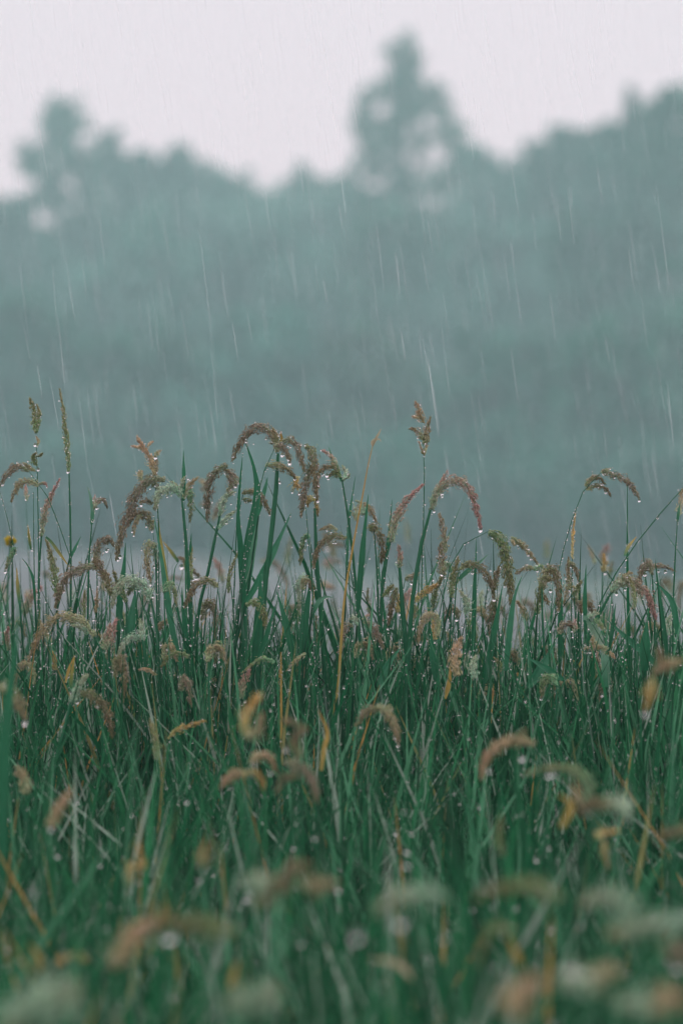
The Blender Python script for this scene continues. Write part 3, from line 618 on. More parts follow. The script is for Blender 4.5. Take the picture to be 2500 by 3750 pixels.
grass('C', 3.35, 'thin orange seed spike standing straight beside the wiry stem', '812,1900 815,1400 820,1190', 8,
      [('820,1190 822,1050 842,865', 11, 'gold', 0, 'tail')])
grass('C', 3.31, 'tangled brown heads below the orange spike', '850,2000 845,1700 830,1420', 10,
      [('798,1400 790,1300 795,1180', 20, 'brown', .2), ('800,1210 840,1260 858,1340', 18, 'brown', .15), ('820,1460 850,1480 880,1562', 20, 'brown', .1), ('830,1440 850,1400 880,1340', 18, 'olive', .3)], big=[(802, 1405, 9)])
grass('C', 3.28, 'purplish arch lined with three large drops near the right edge', '1240,1800 1245,1500 1262,1340', 7,
      [('1268,1320 1300,1270 1370,1242 1440,1245 1515,1278', 18, 'purple', .05)], big=[(1310, 1300, 14), (1400, 1278, 9), (1447, 1280, 12)])
grass('C', 3.25, 'broad head with a pale green base drooping right in a feathery arch', '900,1900 950,1680 1020,1520 1085,1412', 26,
      [('1085,1415 1140,1350 1210,1340 1285,1390 1345,1480 1382,1602', 36, 'pink', .15), ('1140,1350 1180,1300 1225,1285', 20, 'tan', .3), ('1080,1420 1120,1360 1150,1350', 24, 'silver', .4)], big=[(1175, 1400, 11), (1225, 1412, 9)])
grass('C', 3.30, 'dense knot of olive heads right of the heavy hanging one', '568,2029 572,1700 582,1550', 14,
      [('585,1560 600,1430 640,1340 715,1325', 30, 'olive', .25), ('560,1260 500,1255 435,1292', 18, 'tan', .1), ('560,1270 600,1240 630,1262', 18, 'green', .3), ('600,1400 650,1290 712,1268', 26, 'tan', .2), ('590,1480 630,1450 660,1500', 22, 'brown', .2)], big=[(672, 1410, 12), (570, 1345, 4)])
grass('C', 3.28, 'brown green head arching out of a slanting pale blade', '20,1600 40,1380 55,1270', 9,
      [('60,1262 120,1225 200,1255 260,1330 292,1455', 28, 'brown', .1)], big=[(145, 1287, 12)])
grass('C', 3.30, 'limp reddish head hanging lowest under the olive knot', '330,2000 325,1700 300,1460', 10,
      [('300,1460 275,1530 285,1600 290,1660', 30, 'brown', .15), ('290,1400 300,1340 325,1240', 22, 'brown', .2), ('290,1560 262,1600 248,1630', 20, 'purple', .2)], big=[(275, 1548, 6), (248, 1628, 6)])
grass('C', 3.29, 'ragged green brown head at the foot of the thin bowed stalk', '-10,1900 0,1600 5,1440', 9,
      [('5,1450 15,1330 50,1180', 30, 'olive', .3)], big=[(30, 1395, 5)])
grass('C', 3.33, 'faded tan head leaning behind the olive knot', '540,1900 525,1720 512,1610', 8, [('512,1610 490,1540 445,1480', 22, 'tan', .2)])
grass('C', 3.24, 'pinkish curled cluster on a short stem amid the blades at right', '840,2000 838,1850 832,1690', 9,
      [('735,1700 750,1650 800,1630 830,1660', 26, 'purple', .25), ('830,1690 835,1640 840,1600', 16, 'pink', .3)])
grass('C', 3.22, 'pale yellow green hooked head above a broad cupped leaf', '1130,2029 1080,1900 990,1640 930,1590', 7,
      [('925,1590 960,1565 1000,1560', 18, 'silver', .2), ('960,1600 1000,1625 1035,1680', 20, 'green', .1)], [('890,1590 935,1600 975,1680 1010,1770 1040,1850', 32, 's', 'lance')])
grass('C', 3.20, 'tan tuft holding a row of hanging drops under the cupped leaf', '1200,2029 1110,1870 1060,1800', 8,
      [('1000,1800 950,1760 970,1715', 20, 'tan', .2), ('930,1790 900,1800', 10, 'tan'), ('1060,1800 1000,1790 960,1800', 20, 'tan', .2), ('1070,1820 1090,1845 1110,1865', 11, 'pinktan')], big=[(937, 1822, 12), (972, 1828, 10), (895, 1790, 7), (1010, 1895, 6)])
grass('C', 3.12, 'upright pinkish head softly blurred low at centre right', '30,2029 40,2000 48,1960', 10,
      [('48,1980 25,1880 35,1800 75,1725', 34, 'pinktan', .1)], big=[(60, 1800, 8)])
grass('C', 3.28, 'silvery tuft hidden between stems left of the heavy olive head', '105,1800 100,1650 98,1540', 9,
      [('98,1560 115,1500 60,1405', 26, 'silver', .35)])
grass('C', 3.26, 'short dark head bent over among the lower blades', '340,2029 338,1980 335,1950', 7, [('335,1955 325,1890 292,1862', 18, 'olive', .15)], big=[(325, 1905, 5)])
# --- further heads in the left third
grass('A', 3.24, 'wide feathery head sweeping down to the left at the meadow edge', '760,2029 720,1900 690,1800 640,1715', 16,
      [('640,1715 560,1620 470,1578 380,1590 290,1680 235,1775 192,1885', 34, 'tan', .2), ('600,1690 540,1650 480,1640', 22, 'silver', .4)], big=[(405, 1615, 5), (330, 1660, 5)])
grass('A', 3.24, 'rusty brown braid arching left in front of a thick stem', '1510,1900 1500,1600 1472,1390', 9,
      [('1470,1385 1420,1340 1360,1345 1300,1400 1245,1525', 26, 'brown', .05)], big=[(1400, 1350, 4)])
grass('A', 3.25, 'upright silver green tuft with a drooping pale side head', '985,2029 980,1850 962,1740', 26,
      [('962,1750 958,1680 948,1600', 28, 'silver', .5), ('945,1720 890,1720 840,1765 796,1862', 25, 'silver', .15)], big=[(930, 1690, 6)])
grass('A', 3.28, 'small brown head slanting between blades at left centre', '1170,1900 1165,1700 1150,1600', 7,
      [('1165,1590 1130,1610 1095,1640 1060,1690', 22, 'tan', .1)], big=[(1100, 1650, 5)])
grass('A', 3.55, 'soft pinkish head fading into a pale feathery base at left', '160,1900 155,1700 165,1560', 12,
      [('165,1570 190,1490 230,1430 288,1378', 32, 'pink', .1)])
grass('A', 3.34, 'olive tinged closed head upright below a yellowing leaf', '395,1900 392,1600 385,1420', 14,
      [('385,1440 360,1250 340,1150 310,1050', 30, 'olive', .05, 'tail')], [('312,1045 350,1080 400,1150 480,1260', 10, 'yt')], big=[(358, 1335, 9)])
grass('A', 3.45, 'pinkish tuft low beside the blurred foreground blade', '62,2029 60,1900 62,1800', 8, [('62,1810 50,1730 60,1650', 22, 'pink', .15)])
grass('A', 3.33, 'tan head slanting over the drooping feathery sweep', '350,1900 352,1820 345,1750', 6, [('345,1760 310,1690 268,1600', 17, 'tan', .1)], big=[(330, 1720, 4)])
grass('A', 3.20, 'dark green tan head bent level among the stems', '1290,2029 1295,1960 1275,1855', 7,
      [('1275,1852 1210,1828 1150,1845 1075,1935', 20, 'olive', .05), ('1060,1975 1000,1940 938,1942', 13, 'pinktan', .05)])
grass('A', 3.55, 'dim brown head holding one wide drop behind the leaning yellow leaf', '1280,1700 1270,1400 1255,1260', 7,
      [('1255,1260 1250,1200 1195,1185', 22, 'brown', .2), ('1260,1270 1300,1270 1345,1310', 20, 'brown', .2)], [('1205,1215 1160,1150 1100,1072', 11, 'yt')], big=[(1226, 1248, 17)])
grass('A', 3.28, 'small dark green head hanging under the yellow flower', '0,1700 22,1400 60,1220 105,1130 60,950 0,730', 5,
      [('108,1115 80,1160 55,1220 42,1270', 17, 'green', .05)])
grass('A', 3.36, 'thin beaded stem tipped by a faded pink wisp', '240,1600 232,1200 228,740', 6, [('186,800 178,740 176,690', 13, 'pink', .2)], [('212,1130 200,1040 190,960', 11, 'yt')])
grass('A', 3.34, 'narrow pinkish spike between two blades at the lower left', '640,1900 642,1650 648,1560', 7, [('648,1560 655,1480 658,1390', 13, 'pinktan', 0, 'tail')])
grass('A', 3.34, 'narrow olive spike left of the pinkish one', '578,1900 576,1700 572,1580', 7, [('572,1590 568,1490 575,1400', 15, 'olive', 0, 'tail')])
grass('A', 3.32, 'greenish closed spike right of the silvery arch', '1300,1600 1298,1400 1295,1330', 9, [('1295,1330 1290,1220 1302,1110', 15, 'olive', 0, 'tail')], big=[(1316, 1190, 6)])
grass('B', 3.18, 'thin green head curving left like a comb low at centre', '420,2029 405,1950 380,1895', 6, [('380,1892 330,1868 265,1880 165,1958', 17, 'green', .1)])
grass('B', 3.20, 'narrow straw coloured head slanting down to the left beside it', '660,2029 620,1900 588,1830', 5, [('585,1832 530,1870 465,1945', 13, 'tan', .05)])
grass('B', 3.30, 'faint greenish spike just right of the knobbly purple head', '110,1700 90,1450 85,1380', 9, [('70,1420 75,1300 130,1150', 16, 'olive', .05, 'tail')])
# --- heads out of focus behind the row
grass('B', 4.45, 'blurred pinkish head with beaded drops behind the thick stem', '475,1700 472,1480 470,1380', 7,
      [('280,1210 350,1205 405,1250 445,1310 472,1380', 20, 'purple', .1)], big=[(395, 1262, 9), (428, 1330, 9), (410, 1290, 8), (385, 1285, 8)], wet=.3)
grass('B', 4.6, 'blurred olive spike standing alone behind the centre', '462,1700 465,1400 466,1230', 7, [('465,1230 470,1140 498,1040', 17, 'olive', 0, 'tail')], wet=.3)
grass('B', 4.5, 'blurred dark brown head with one round drop behind the arching one', '790,1700 790,1300 780,1180', 7, [('780,1180 760,1110 700,1010', 24, 'brown', .1), ('740,1100 800,1090 850,1110', 20, 'brown', .1)], big=[(727, 1125, 16)], wet=.3)
grass('B', 4.5, 'blurred pink tuft with two drops behind the centre', '760,1700 762,1400 760,1290', 7, [('760,1260 735,1220 760,1190', 26, 'pink', .2), ('770,1215 800,1205 830,1215', 14, 'purple', .2)], big=[(735, 1245, 9), (822, 1232, 9)], wet=.3)
grass('B', 4.3, 'blurred level tan head with drops under it behind the centre', '640,1700 650,1500 665,1390', 7, [('660,1380 710,1365 785,1392', 24, 'pinktan', .2)], big=[(760, 1412, 9), (715, 1400, 7)], wet=.3)
grass('B', 5.0, 'faint olive spike far behind the slanting pink tipped head', '1290,1700 1285,1300 1278,1080', 9, [('1278,1080 1272,1000 1262,925', 16, 'olive', 0, 'tail')], big=[(1278, 1098, 9)], wet=.2)
grass('C', 4.9, 'faint olive spike far behind right of the slim brown head', '655,1700 655,1400 650,1180', 9, [('650,1190 648,1120 648,1060', 20, 'olive', 0, 'tail')], big=[(648, 1200, 9)], wet=.2)
grass('C', 4.1, 'soft rose coloured upright head in the gap at the right', '1055,1700 1045,1400 1040,1230', 6, [('1030,1235 1028,1170 1062,1100', 24, 'pink', .1, 'x')], big=[(1052, 1182, 10)], wet=.4)
grass('C', 4.0, 'soft tan wisp left of the rose coloured head', '985,1700 980,1400 972,1225', 5, [('972,1225 960,1180 922,1095', 13, 'tan', .1)], wet=.5)
grass('C', 4.0, 'soft orange green spike right of the rose coloured head', '1060,1700 1062,1420 1068,1320', 8, [('1068,1320 1075,1260 1090,1210', 13, 'olive', 0)], wet=.3)
grass('A', 4.3, 'blurred brown arch behind the hanging tan head', '1090,1700 1085,1500 1090,1400', 6, [('1088,1410 1130,1340 1185,1320 1245,1335', 17, 'brown', .1)], wet=.3)
grass('A', 4.3, 'blurred pinkish tangle behind the knobbly purple head', '1440,1500 1430,1200 1440,920', 6, [('1440,930 1470,850 1500,800', 26, 'purple', .3), ('1345,830 1390,815 1430,830', 17, 'purple', .2), ('1400,740 1370,720 1350,715', 14, 'purple', .2), ('1400,700 1370,670 1345,660', 16, 'gold', .5)], wet=.3)
grass('A', 4.4, 'blurred tan head at the far left under the yellow flower', '25,1900 28,1600 32,1480', 7, [('32,1490 22,1420 30,1350', 22, 'tan', .2)], big=[(33, 1472, 12)], wet=.3)
grass('A', 4.3, 'blurred tan tuft low behind the leaning stem', '200,1800 195,1550 192,1470', 7, [('192,1480 185,1440 195,1410', 22, 'tan', .2)], wet=.3)
grass('A', 4.3, 'blurred small brown tuft with one bright drop at the left', '330,1700 325,1400 320,1320', 5, [('320,1320 305,1290 330,1280', 18, 'brown', .2)], big=[(320, 1310, 12)], wet=.3)
grass('A', 4.3, 'blurred pale pink tuft behind the bushy purple head', '690,1700 685,1500 690,1400', 6, [('690,1400 700,1370 730,1350', 22, 'pinktan', .3)], wet=.4)
# --- foreground heads, blurred towards the camera
grass('F', 2.70, 'blurred tan head at the left edge with one fat drop below', '62,1900 20,1750 -12,1590', 5, [('-8,1580 12,1580 38,1605 58,1655', 14, 'tan', .1)], big=[(58, 1659, 5), (12, 1632, 5)], wet=.5)
grass('F', 3.08, 'brown pink head nodding right from a silvery tuft at lower left', '125,1760 148,1680 166,1600', 10, [('185,1590 220,1602 248,1640 258,1695', 12, 'brown', .05), ('166,1615 178,1580 202,1550', 11, 'silver', .3)], [('163,1585 165,1550 172,1505', 4, 'yt')], big=[(222, 1622, 5), (178, 1612, 5), (168, 1618, 4)])
grass('F', 2.75, 'blurred stubby tan head low at the left edge', '60,1950 62,1870 66,1820', 4, [('64,1822 56,1790 38,1758', 12, 'tan', .05)], wet=.4)
grass('F', 2.40, 'blurred curved tan head left of the short dry stalk', '575,1950 572,1800 568,1700', 5, [('566,1690 562,1650 580,1620 600,1590', 13, 'gold', .1), ('560,1690 590,1680 602,1640', 13, 'tan', .2)], wet=.3)
grass('F', 2.45, 'blurred brown knot in front of the short dry stalk', '690,1950 688,1800 686,1720', 4, [('688,1740 676,1700 706,1670', 14, 'brown', .2), ('700,1675 660,1655 645,1660', 9, 'brown', .1)], big=[(656, 1722, 5)], wet=.3)
grass('F', 2.55, 'blurred orange brown arch with both ends drooping at centre', '560,1950 562,1850 566,1790', 4, [('566,1785 545,1775 525,1785 508,1808', 12, 'pinktan', .05), ('555,1780 580,1772 600,1790 606,1815', 10, 'gold', .05)], wet=.4)
grass('F', 2.55, 'blurred rusty bow above the orange brown arch', '600,1950 590,1850 572,1760', 3, [('574,1752 596,1735 620,1742 632,1772', 11, 'pinktan', .05)], big=[(583, 1756, 6), (620, 1775, 5)], wet=.3)
grass('F', 2.50, 'blurred brownish head sloping down right of the short dry stalk', '640,1950 640,1850 652,1755', 4, [('655,1748 690,1765 718,1795 728,1845', 15, 'purple', .1), ('690,1785 655,1785 635,1820', 12, 'brown', .1)], wet=.4)
grass('F', 2.95, 'arched brown head with a wet left tip right of centre', '930,1900 925,1800 915,1710', 4, [('866,1628 842,1632 815,1668', 9, 'brown', .05), ('862,1625 888,1632 905,1665 915,1710', 11, 'tan', .05)], big=[(830, 1640, 4), (915, 1722, 3)])
grass('F', 2.50, 'blurred pinkish brown crook with two fat drops at right', '1250,1950 1240,1800 1230,1712', 6, [('1225,1708 1180,1700 1140,1715 1115,1745 1105,1790', 15, 'pinktan', .1), ('1180,1700 1190,1690 1205,1676', 6, 'tan')], big=[(1198, 1742, 7), (1122, 1770, 5)], wet=.4)
grass('F', 2.40, 'blurred pale green arch with a pair of bright drops at right', '1420,2000 1390,1900 1345,1850', 5, [('1345,1840 1350,1800 1310,1765 1240,1765', 13, 'green', .15), ('1250,1765 1200,1780', 3, 'green')], big=[(1258, 1781, 6), (1268, 1779, 6), (1350, 1800, 5)], wet=.3)
grass('F', 2.20, 'blurred dark brown head fading to a silvery base at right', '1460,2050 1450,1950 1430,1865', 8, [('1400,1850 1360,1845 1325,1870', 20, 'brown', .15), ('1330,1850 1325,1825 1320,1800', 8, 'pinktan', .1), ('1440,1880 1425,1850 1395,1845', 22, 'silver', .5)], big=[(1350, 1868, 6)], wet=.3)
grass('F', 2.35, 'blurred tangled orange brown head at the right edge', '1548,1950 1545,1750 1530,1560', 10, [('1500,1560 1490,1590 1485,1630', 13, 'gold', .1), ('1568,1515 1540,1525 1498,1545', 14, 'pinktan', .1), ('1515,1530 1515,1510 1512,1490', 6, 'pinktan', 0)], wet=.3, big=[(1540, 1712, 5)])
grass('F', 2.10, 'blurred thick brown head entering low from the right edge', '1640,2150 1630,2000 1600,1905', 5, [('1600,1905 1560,1908 1500,1928', 15, 'brown', .1)], wet=.2)
grass('F', 2.30, 'blurred orange hooked head deep in the grass at lower left', '305,2150 298,2080 296,2020', 4, [('296,2030 300,1990 325,1990 318,1940', 10, 'gold', .05)], big=[(318, 2025, 5), (294, 2045, 4)], wet=.3)
grass('F', 1.90, 'large blurred tan brown head at the lower centre', '610,2300 600,2180 590,2090', 7, [('590,2085 620,2045 650,2020 680,1990 710,1988', 24, 'brown', .2), ('690,2020 730,2030 775,2030', 18, 'tan', .2)], wet=.2)
grass('F', 1.85, 'wide blurred brownish head at the lower left with a bright blotch', '560,2350 555,2240 545,2150', 7, [('260,2225 300,2160 350,2120 400,2115', 24, 'pinktan', .2), ('540,2140 470,2125 420,2125 380,2100', 24, 'olive', .2), ('380,2120 370,2100 365,2085', 10, 'gold', .1)], big=[(388, 2150, 15)], wet=.2)
grass('F', 2.10, 'short blurred orange head lying level near the lower left corner', '210,2330 206,2260 202,2205', 4, [('200,2205 170,2196 130,2208', 10, 'gold', .05)], big=[(165, 2212, 4)], wet=.2)
grass('F', 1.80, 'faint wide olive brown head in the lower right', '1300,2330 1300,2180 1290,2060', 7, [('1290,2060 1220,2035 1150,2040 1088,2065', 20, 'olive', .2)], wet=.3, big=[(1108, 2035, 5)])
grass('F', 1.55, 'soft rusty clump at the bottom edge right of centre', '1190,2450 1190,2400 1200,2330', 9, [('1200,2340 1180,2300 1210,2260 1240,2250', 32, 'pinktan', .2)], wet=.1)
grass('F', 1.60, 'soft silvery plume at the bottom left corner', '140,2500 130,2420 120,2350', 9, [('120,2360 90,2300 50,2340 20,2360', 38, 'silver', .5), ('120,2340 130,2290 175,2270', 28, 'silver', .5)], wet=.1)
grass('F', 1.70, 'soft pale plume slanting in from the lower right edge', '1660,2300 1620,2200 1590,2120', 9, [('1590,2115 1520,2120 1460,2130 1395,2145', 22, 'silver', .35), ('1430,2140 1400,2145', 16, 'tan', .2)], big=[(1568, 2105, 10)], wet=.1)
grass('F', 1.60, 'soft brown head cut by the lower right edge', '1640,2400 1620,2300 1600,2220', 9, [('1600,2230 1580,2190 1530,2180', 30, 'purple', .2)], wet=.1)
grass('F', 1.90, 'soft greyish plume left of the large tan brown head', '620,2250 615,2150 610,2060', 6, [('610,2070 600,2030 585,2010', 24, 'silver', .5)], wet=.1)
grass('F', 1.75, 'soft grey green plume stretching level in the lower centre', '1000,2300 1010,2150 1020,2060', 6, [('1020,2060 960,2050 900,2065 860,2100', 22, 'silver', .4)], wet=.1, big=[(920, 2118, 13), (820, 2150, 12)])
grass('F', 1.65, 'soft pale plume low between the rusty clump and the right edge', '1380,2450 1370,2360 1350,2290', 6, [('1350,2290 1320,2250 1285,2240', 24, 'silver', .5), ('1350,2280 1380,2235 1430,2230', 20, 'tan', .5)], big=[(1312, 2222, 14), (1345, 2235, 10)], wet=.1)
grass('F', 1.65, 'soft grey plume at the bottom edge left of centre', '560,2450 570,2380 590,2330', 6, [('590,2330 600,2290 640,2275', 24, 'silver', .5), ('590,2340 560,2300 520,2300', 20, 'silver', .5)], wet=.1)
grass('F', 1.80, 'soft silvery brown wisp right of the wide olive brown head', '1480,2350 1470,2200 1450,2120', 5, [('1450,2120 1420,2070 1370,2060 1330,2080', 17, 'silver', .6)], wet=.1)
grass('F', 1.60, 'soft greyish plume in the bottom right corner', '1520,2450 1510,2400 1490,2340', 6, [('1490,2340 1460,2300 1420,2310', 26, 'silver', .5), ('1495,2330 1530,2290 1580,2290', 24, 'pinktan', .5)], wet=.1)
grass('F', 2.05, 'soft tan wisp hanging over the dark gap left of the large tan brown head', '480,2150 475,2050 462,1990', 4, [('462,1990 470,1950 480,1935', 8, 'gold', .3)], big=[(478, 1962, 5)], wet=.1)
grass('F', 1.90, 'soft olive wisp bending left under the wide olive brown head', '1130,2350 1150,2250 1180,2140', 4, [('1180,2140 1140,2130 1110,2170 1095,2220', 11, 'olive', .3)], wet=.1)
grass('F', 2.30, 'dim olive spike in front of the right half', '1160,2050 1155,1990 1150,1960', 5, [('1152,1965 1146,1920 1150,1870', 9, 'olive', 0)], wet=.2)
grass('F', 2.95, 'narrow olive head leaning left in the lower left meadow', '372,1850 365,1780 360,1740', 4, [('362,1745 358,1700 344,1652', 8, 'olive', .05)], wet=.5)
grass('F', 3.05, 'thin dried tan head pointing right in the lower left meadow', '375,1800 380,1720 386,1695', 3, [('386,1695 410,1675 440,1665 472,1655', 6, 'gold', .1)], wet=.6)
grass('F', 2.35, 'soft orange tan head leaning in the lower left meadow', '95,2000 105,1930 115,1890', 4, [('112,1900 135,1860 165,1810', 13, 'pinktan', .05)], wet=.3)
grass('F', 2.35, 'small soft orange curl low right of the dark brown head', '1400,2080 1395,2020 1385,1990', 4, [('1370,1925 1385,1915 1420,1908', 9, 'gold', .3), ('1385,1930 1388,1960 1395,1998', 7, 'gold', .05)], wet=.3)

# --- dry stalks, the yellow flower and clear standing blades
leafy('B', 3.22, 'tall yellow dry stalk leaning right with a curled wisp at its tip', '790,2140 810,2029 845,1500 900,1150 955,850 975,750 1005,580 1042,420', 9, 'o', 'stalk', name='dry_stalk', cat='dry stalk', group=None, wet=.25)
leafy('F', 3.10, 'short straight yellow dry stalk standing left of the tall one', '647,1790 646,1640 645,1498', 3.2, 'o', 'stalk', name='dry_stalk', cat='dry stalk', group=None, wet=.15)
leafy('F', 2.80, 'bent orange dry leaf crossing the foot of the tall dry stalk', '738,1770 745,1720 752,1680 730,1630', 5, 'o', name='dry_leaf', cat='leaf', group=None, wet=.2)
leafy('F', 2.10, 'soft yellow dry stalk slanting in the lower left corner', '100,2300 60,2220 10,2140', 4, 'o', 'stalk', name='dry_stalk', cat='dry stalk', group=None, wet=.1)
leafy('F', 2.05, 'small curved orange leaf near the lower left corner', '92,2230 88,2195 64,2165', 6, 'o', name='dry_leaf', cat='leaf', group=None, wet=0)
leafy('F', 2.00, 'soft yellow dry leaf standing low right of centre', '1196,2218 1185,2190 1166,2150', 8, 'o', 'lance', name='dry_leaf', cat='leaf', group=None, wet=0)
leafy('F', 2.00, 'pale cream dry blade bent over near the bottom centre', '945,2250 930,2228 900,2208 848,2204', 7, 'c', 'lance', name='dry_leaf', cat='leaf', group=None, wet=0)
leafy('F', 2.30, 'soft orange hooked leaf beside the dark brown head at right', '1288,1900 1308,1860 1305,1840 1280,1825', 8, 'o', name='dry_leaf', cat='leaf', group=None, wet=0)
leafy('F', 2.0, 'small yellow torn leaf low left of centre', '530,2270 538,2235 545,2205', 7, 'o', name='dry_leaf', cat='leaf', group=None, wet=0)
leafy('F', 3.15, 'rust coloured dry leaf under the blurred pinkish head', '1022,1605 1030,1570 1034,1530', 5, 'o', 'lance', name='dry_leaf', cat='leaf', group=None, wet=0)
leafy('B', 3.26, 'orange dry leaf edge between thin dark stem and dry stalk', '632,1500 640,1440 638,1380', 7, 'o', 'lance', name='dry_leaf', cat='leaf', group=None, wet=0)
leafy('C', 3.3, 'yellow green upright leaf low at the right with a dry tip', '830,2029 870,1900 900,1850', 9, 'yt', name='dry_leaf', cat='leaf', group=None, wet=.2)
leafy('A', 3.18, 'yellow leaf with a red brown foot at the lower left', '445,2029 470,1930 500,1855', 9, 'o', name='dry_leaf', cat='leaf', group=None, wet=.2)

leafy('F', 2.55, 'very broad blurred green blade rising along the left edge', '-16,2250 -2,2080 6,1850 18,1650 36,1500 48,1345', 17, 'g', 'leaf', wet=0)
leafy('B', 3.29, 'broad dark blade with a bent amber tip between the two tallest stems', '165,1290 195,1100 235,920 262,740 240,580 205,470 180,400', 27, 'g')
leafy('B', 3.30, 'straight dark blade with a straw coloured tip left of the broad one', '180,2000 168,1500 150,1130 132,900 148,660 164,478', 22, 'g')
leafy('B', 3.28, 'wide blade slanting up to the right below the wiry stem', '185,1490 300,1290 400,1080 492,878', 24, 'm')
leafy('B', 3.33, 'small rounded blade tip above the slanting blade', '270,900 290,800 315,720 332,640', 16, 'm', 'lance')
leafy('B', 3.36, 'wide pale blade behind the broad dark one', '190,1420 215,1200 255,960 292,790', 26, 'p')
leafy('B', 3.32, 'narrow leaf tip left of the dry stalk', '865,1250 880,950 900,790 924,630', 10, 'm')
leafy('B', 3.27, 'sharp dark blade standing right beside the dry stalk', '940,1550 965,1250 990,980 1012,752', 19, 'g')
leafy('B', 3.30, 'thin sharp blade left of the slanting pink tipped head', '1095,1500 1130,1200 1155,980 1172,788', 12, 'g')
leafy('B', 3.24, 'short dark wedge of a blade low left of the pale hanging head', '505,1880 470,1700 430,1540 390,1400', 22, 'g')
leafy('B', 3.25, 'broad dark blade rising under the olive drooping head', '240,1900 258,1700 280,1480 282,1260', 30, 'g')
leafy('B', 3.22, 'dark blade crossing up to the right from the olive head', '250,1900 310,1760 350,1620 388,1500', 17, 'g')
leafy('B', 3.25, 'wide dark blade right of the thin dark stem', '570,1900 590,1600 625,1320 632,1270', 22, 'g')
leafy('B', 3.25, 'pale bent leaf arching right at the centre', '640,1560 680,1480 730,1450 770,1455', 15, 'p')
leafy('B', 3.22, 'short upright dark blade at the foot of the rose tinted bow', '1470,2029 1445,1850 1432,1650', 22, 'g')
leafy('B', 3.20, 'blade slanting right low beside the stout stem', '1080,2060 1150,1900 1230,1790', 24, 'm')
leafy('A', 3.26, 'long curved blade with a pale pointed tip under the long drooping head', '1240,2000 1170,1700 1120,1400 1085,1150 1040,900', 20, 'm')
leafy('A', 3.30, 'stubby pale yellow tipped blade beside the long curved one', '1150,1500 1100,1150 1078,1000 1072,915', 13, 'y')
leafy('A', 3.34, 'dark short blade behind the pale silvery head', '1285,1300 1288,1120 1294,1018', 12, 'g')
leafy('A', 3.30, 'dark upright blade left of the broad silvery arch', '800,1700 820,1420 840,1250 850,1080', 24, 'g')
leafy('A', 3.28, 'dark blade under the silvery arch', '840,1900 880,1650 905,1480 920,1400', 34, 'm')
leafy('A', 3.29, 'slim leaning blade at the far left of the row', '240,1500 225,1330 190,1240 150,1188', 9, 'g')
leafy('A', 3.31, 'short bright tipped shoot left of the leaning stem', '135,1500 122,1380 115,1250', 11, 'yt')
leafy('A', 3.30, 'dark blade curving up right at the lower left', '470,1200 510,1120 548,1040', 10, 'm')
leafy('A', 3.24, 'tall thin blade with drops right of the hanging tan head', '1240,1700 1190,1500 1175,1350 1185,1250 1210,1215', 9, 'g')
leafy('A', 3.25, 'wide dark blade left of the rusty braid', '1270,2000 1255,1700 1235,1500 1230,1380', 20, 'g')
leafy('C', 3.30, 'dark blade rising straight behind the heavy olive head at its left', '150,1900 160,1400 168,1200 170,1060', 15, 'g')
leafy('C', 3.22, 'long slanting blade crossing under the heavy olive head', '225,2029 270,1800 315,1560 348,1370', 20, 'g')
leafy('C', 3.25, 'curving blade right of the heavy olive head', '370,1950 400,1650 430,1450 482,1300', 20, 'm')
leafy('C', 3.27, 'straight dark blade under the curving wiry stem', '735,1900 738,1600 742,1440 742,1300', 17, 'g')
leafy('C', 3.30, 'pale blade crossing up to the right at the edge of the olive knot', '30,1350 120,1270 200,1210 252,1160', 15, 'p')
leafy('C', 3.22, 'broad blade crossing up to the right low in the centre right', '520,2060 580,1980 650,1860 695,1770', 30, 'm')
leafy('C', 3.24, 'long diagonal blade sloping down to the right', '1420,1960 1330,1850 1200,1740 1040,1590', 22, 'm')
leafy('C', 3.20, 'broad folded blade standing near the right edge', '1310,1950 1315,1750 1325,1600', 34, 'g')
leafy('C', 3.28, 'blade leaning left above the feathery arch at the right edge', '1530,1700 1500,1500 1430,1400 1362,1345', 20, 'm')
leafy('C', 3.26, 'sharp dark blade under the three drop arch', '1460,1900 1440,1700 1410,1480 1378,1210', 16, 'g')
leafy('C', 3.24, 'thin blade left of the feathery arch', '1070,1800 1090,1650 1112,1490', 13, 'g')
leafy('C', 3.24, 'dark blade in the gap right of the pinkish curled cluster', '910,1700 905,1450 912,1230', 14, 'g')
leafy('C', 3.18, 'smooth upright pale green leaf column below the cupped leaf', '1045,2060 1048,1950 1040,1840', 26, 'p', 'x')
leafy('C', 3.2, 'blunt blade crossing low from left to right', '760,2010 640,1930 500,1850', 20, 'm')

def flower():
    d = 3.75; r = np.random.default_rng(3)
    P = to_ground(pts('A', '50,1700 55,1350 72,1110', d), r); path, _ = smooth_path(P, 24)
    root = empty('yellow_flower', 'small yellow flower softly blurred near the left edge', 'flower', None, loc=tuple(path[0]))
    m = MB(); tube(m, path, .0011, G_MID, 7); attach(m.build('stem', M_LEAF), root)
    c = pts('A', '79,1078', d)[0]; m = MB()
    for k in range(46):
        a = r.uniform(0, 2 * math.pi); e = r.uniform(.15, 1.1); L = .0065 * r.uniform(.8, 1.05)
        dr = np.array([math.cos(a) * math.cos(e), math.sin(a) * math.cos(e), math.sin(e)])
        q = np.stack([c + dr * L * t + np.array([0, 0, -.002 * t * t]) for t in np.linspace(0, 1, 5)])
        blade(m, q, .0011, lin('#b8a818'), lin('#c4b81e'), yaw=a, prof='x')
    attach(m.build('petals', M_LEAF), root)
    m = MB(); q, _ = smooth_path(np.stack([path[-1], c - [0, 0, .001], c + [0, 0, .001]]), 8); tube(m, q, np.linspace(.002, .0048, 8), G_DARK, 9); attach(m.build('calyx', M_LEAF), root)
flower()

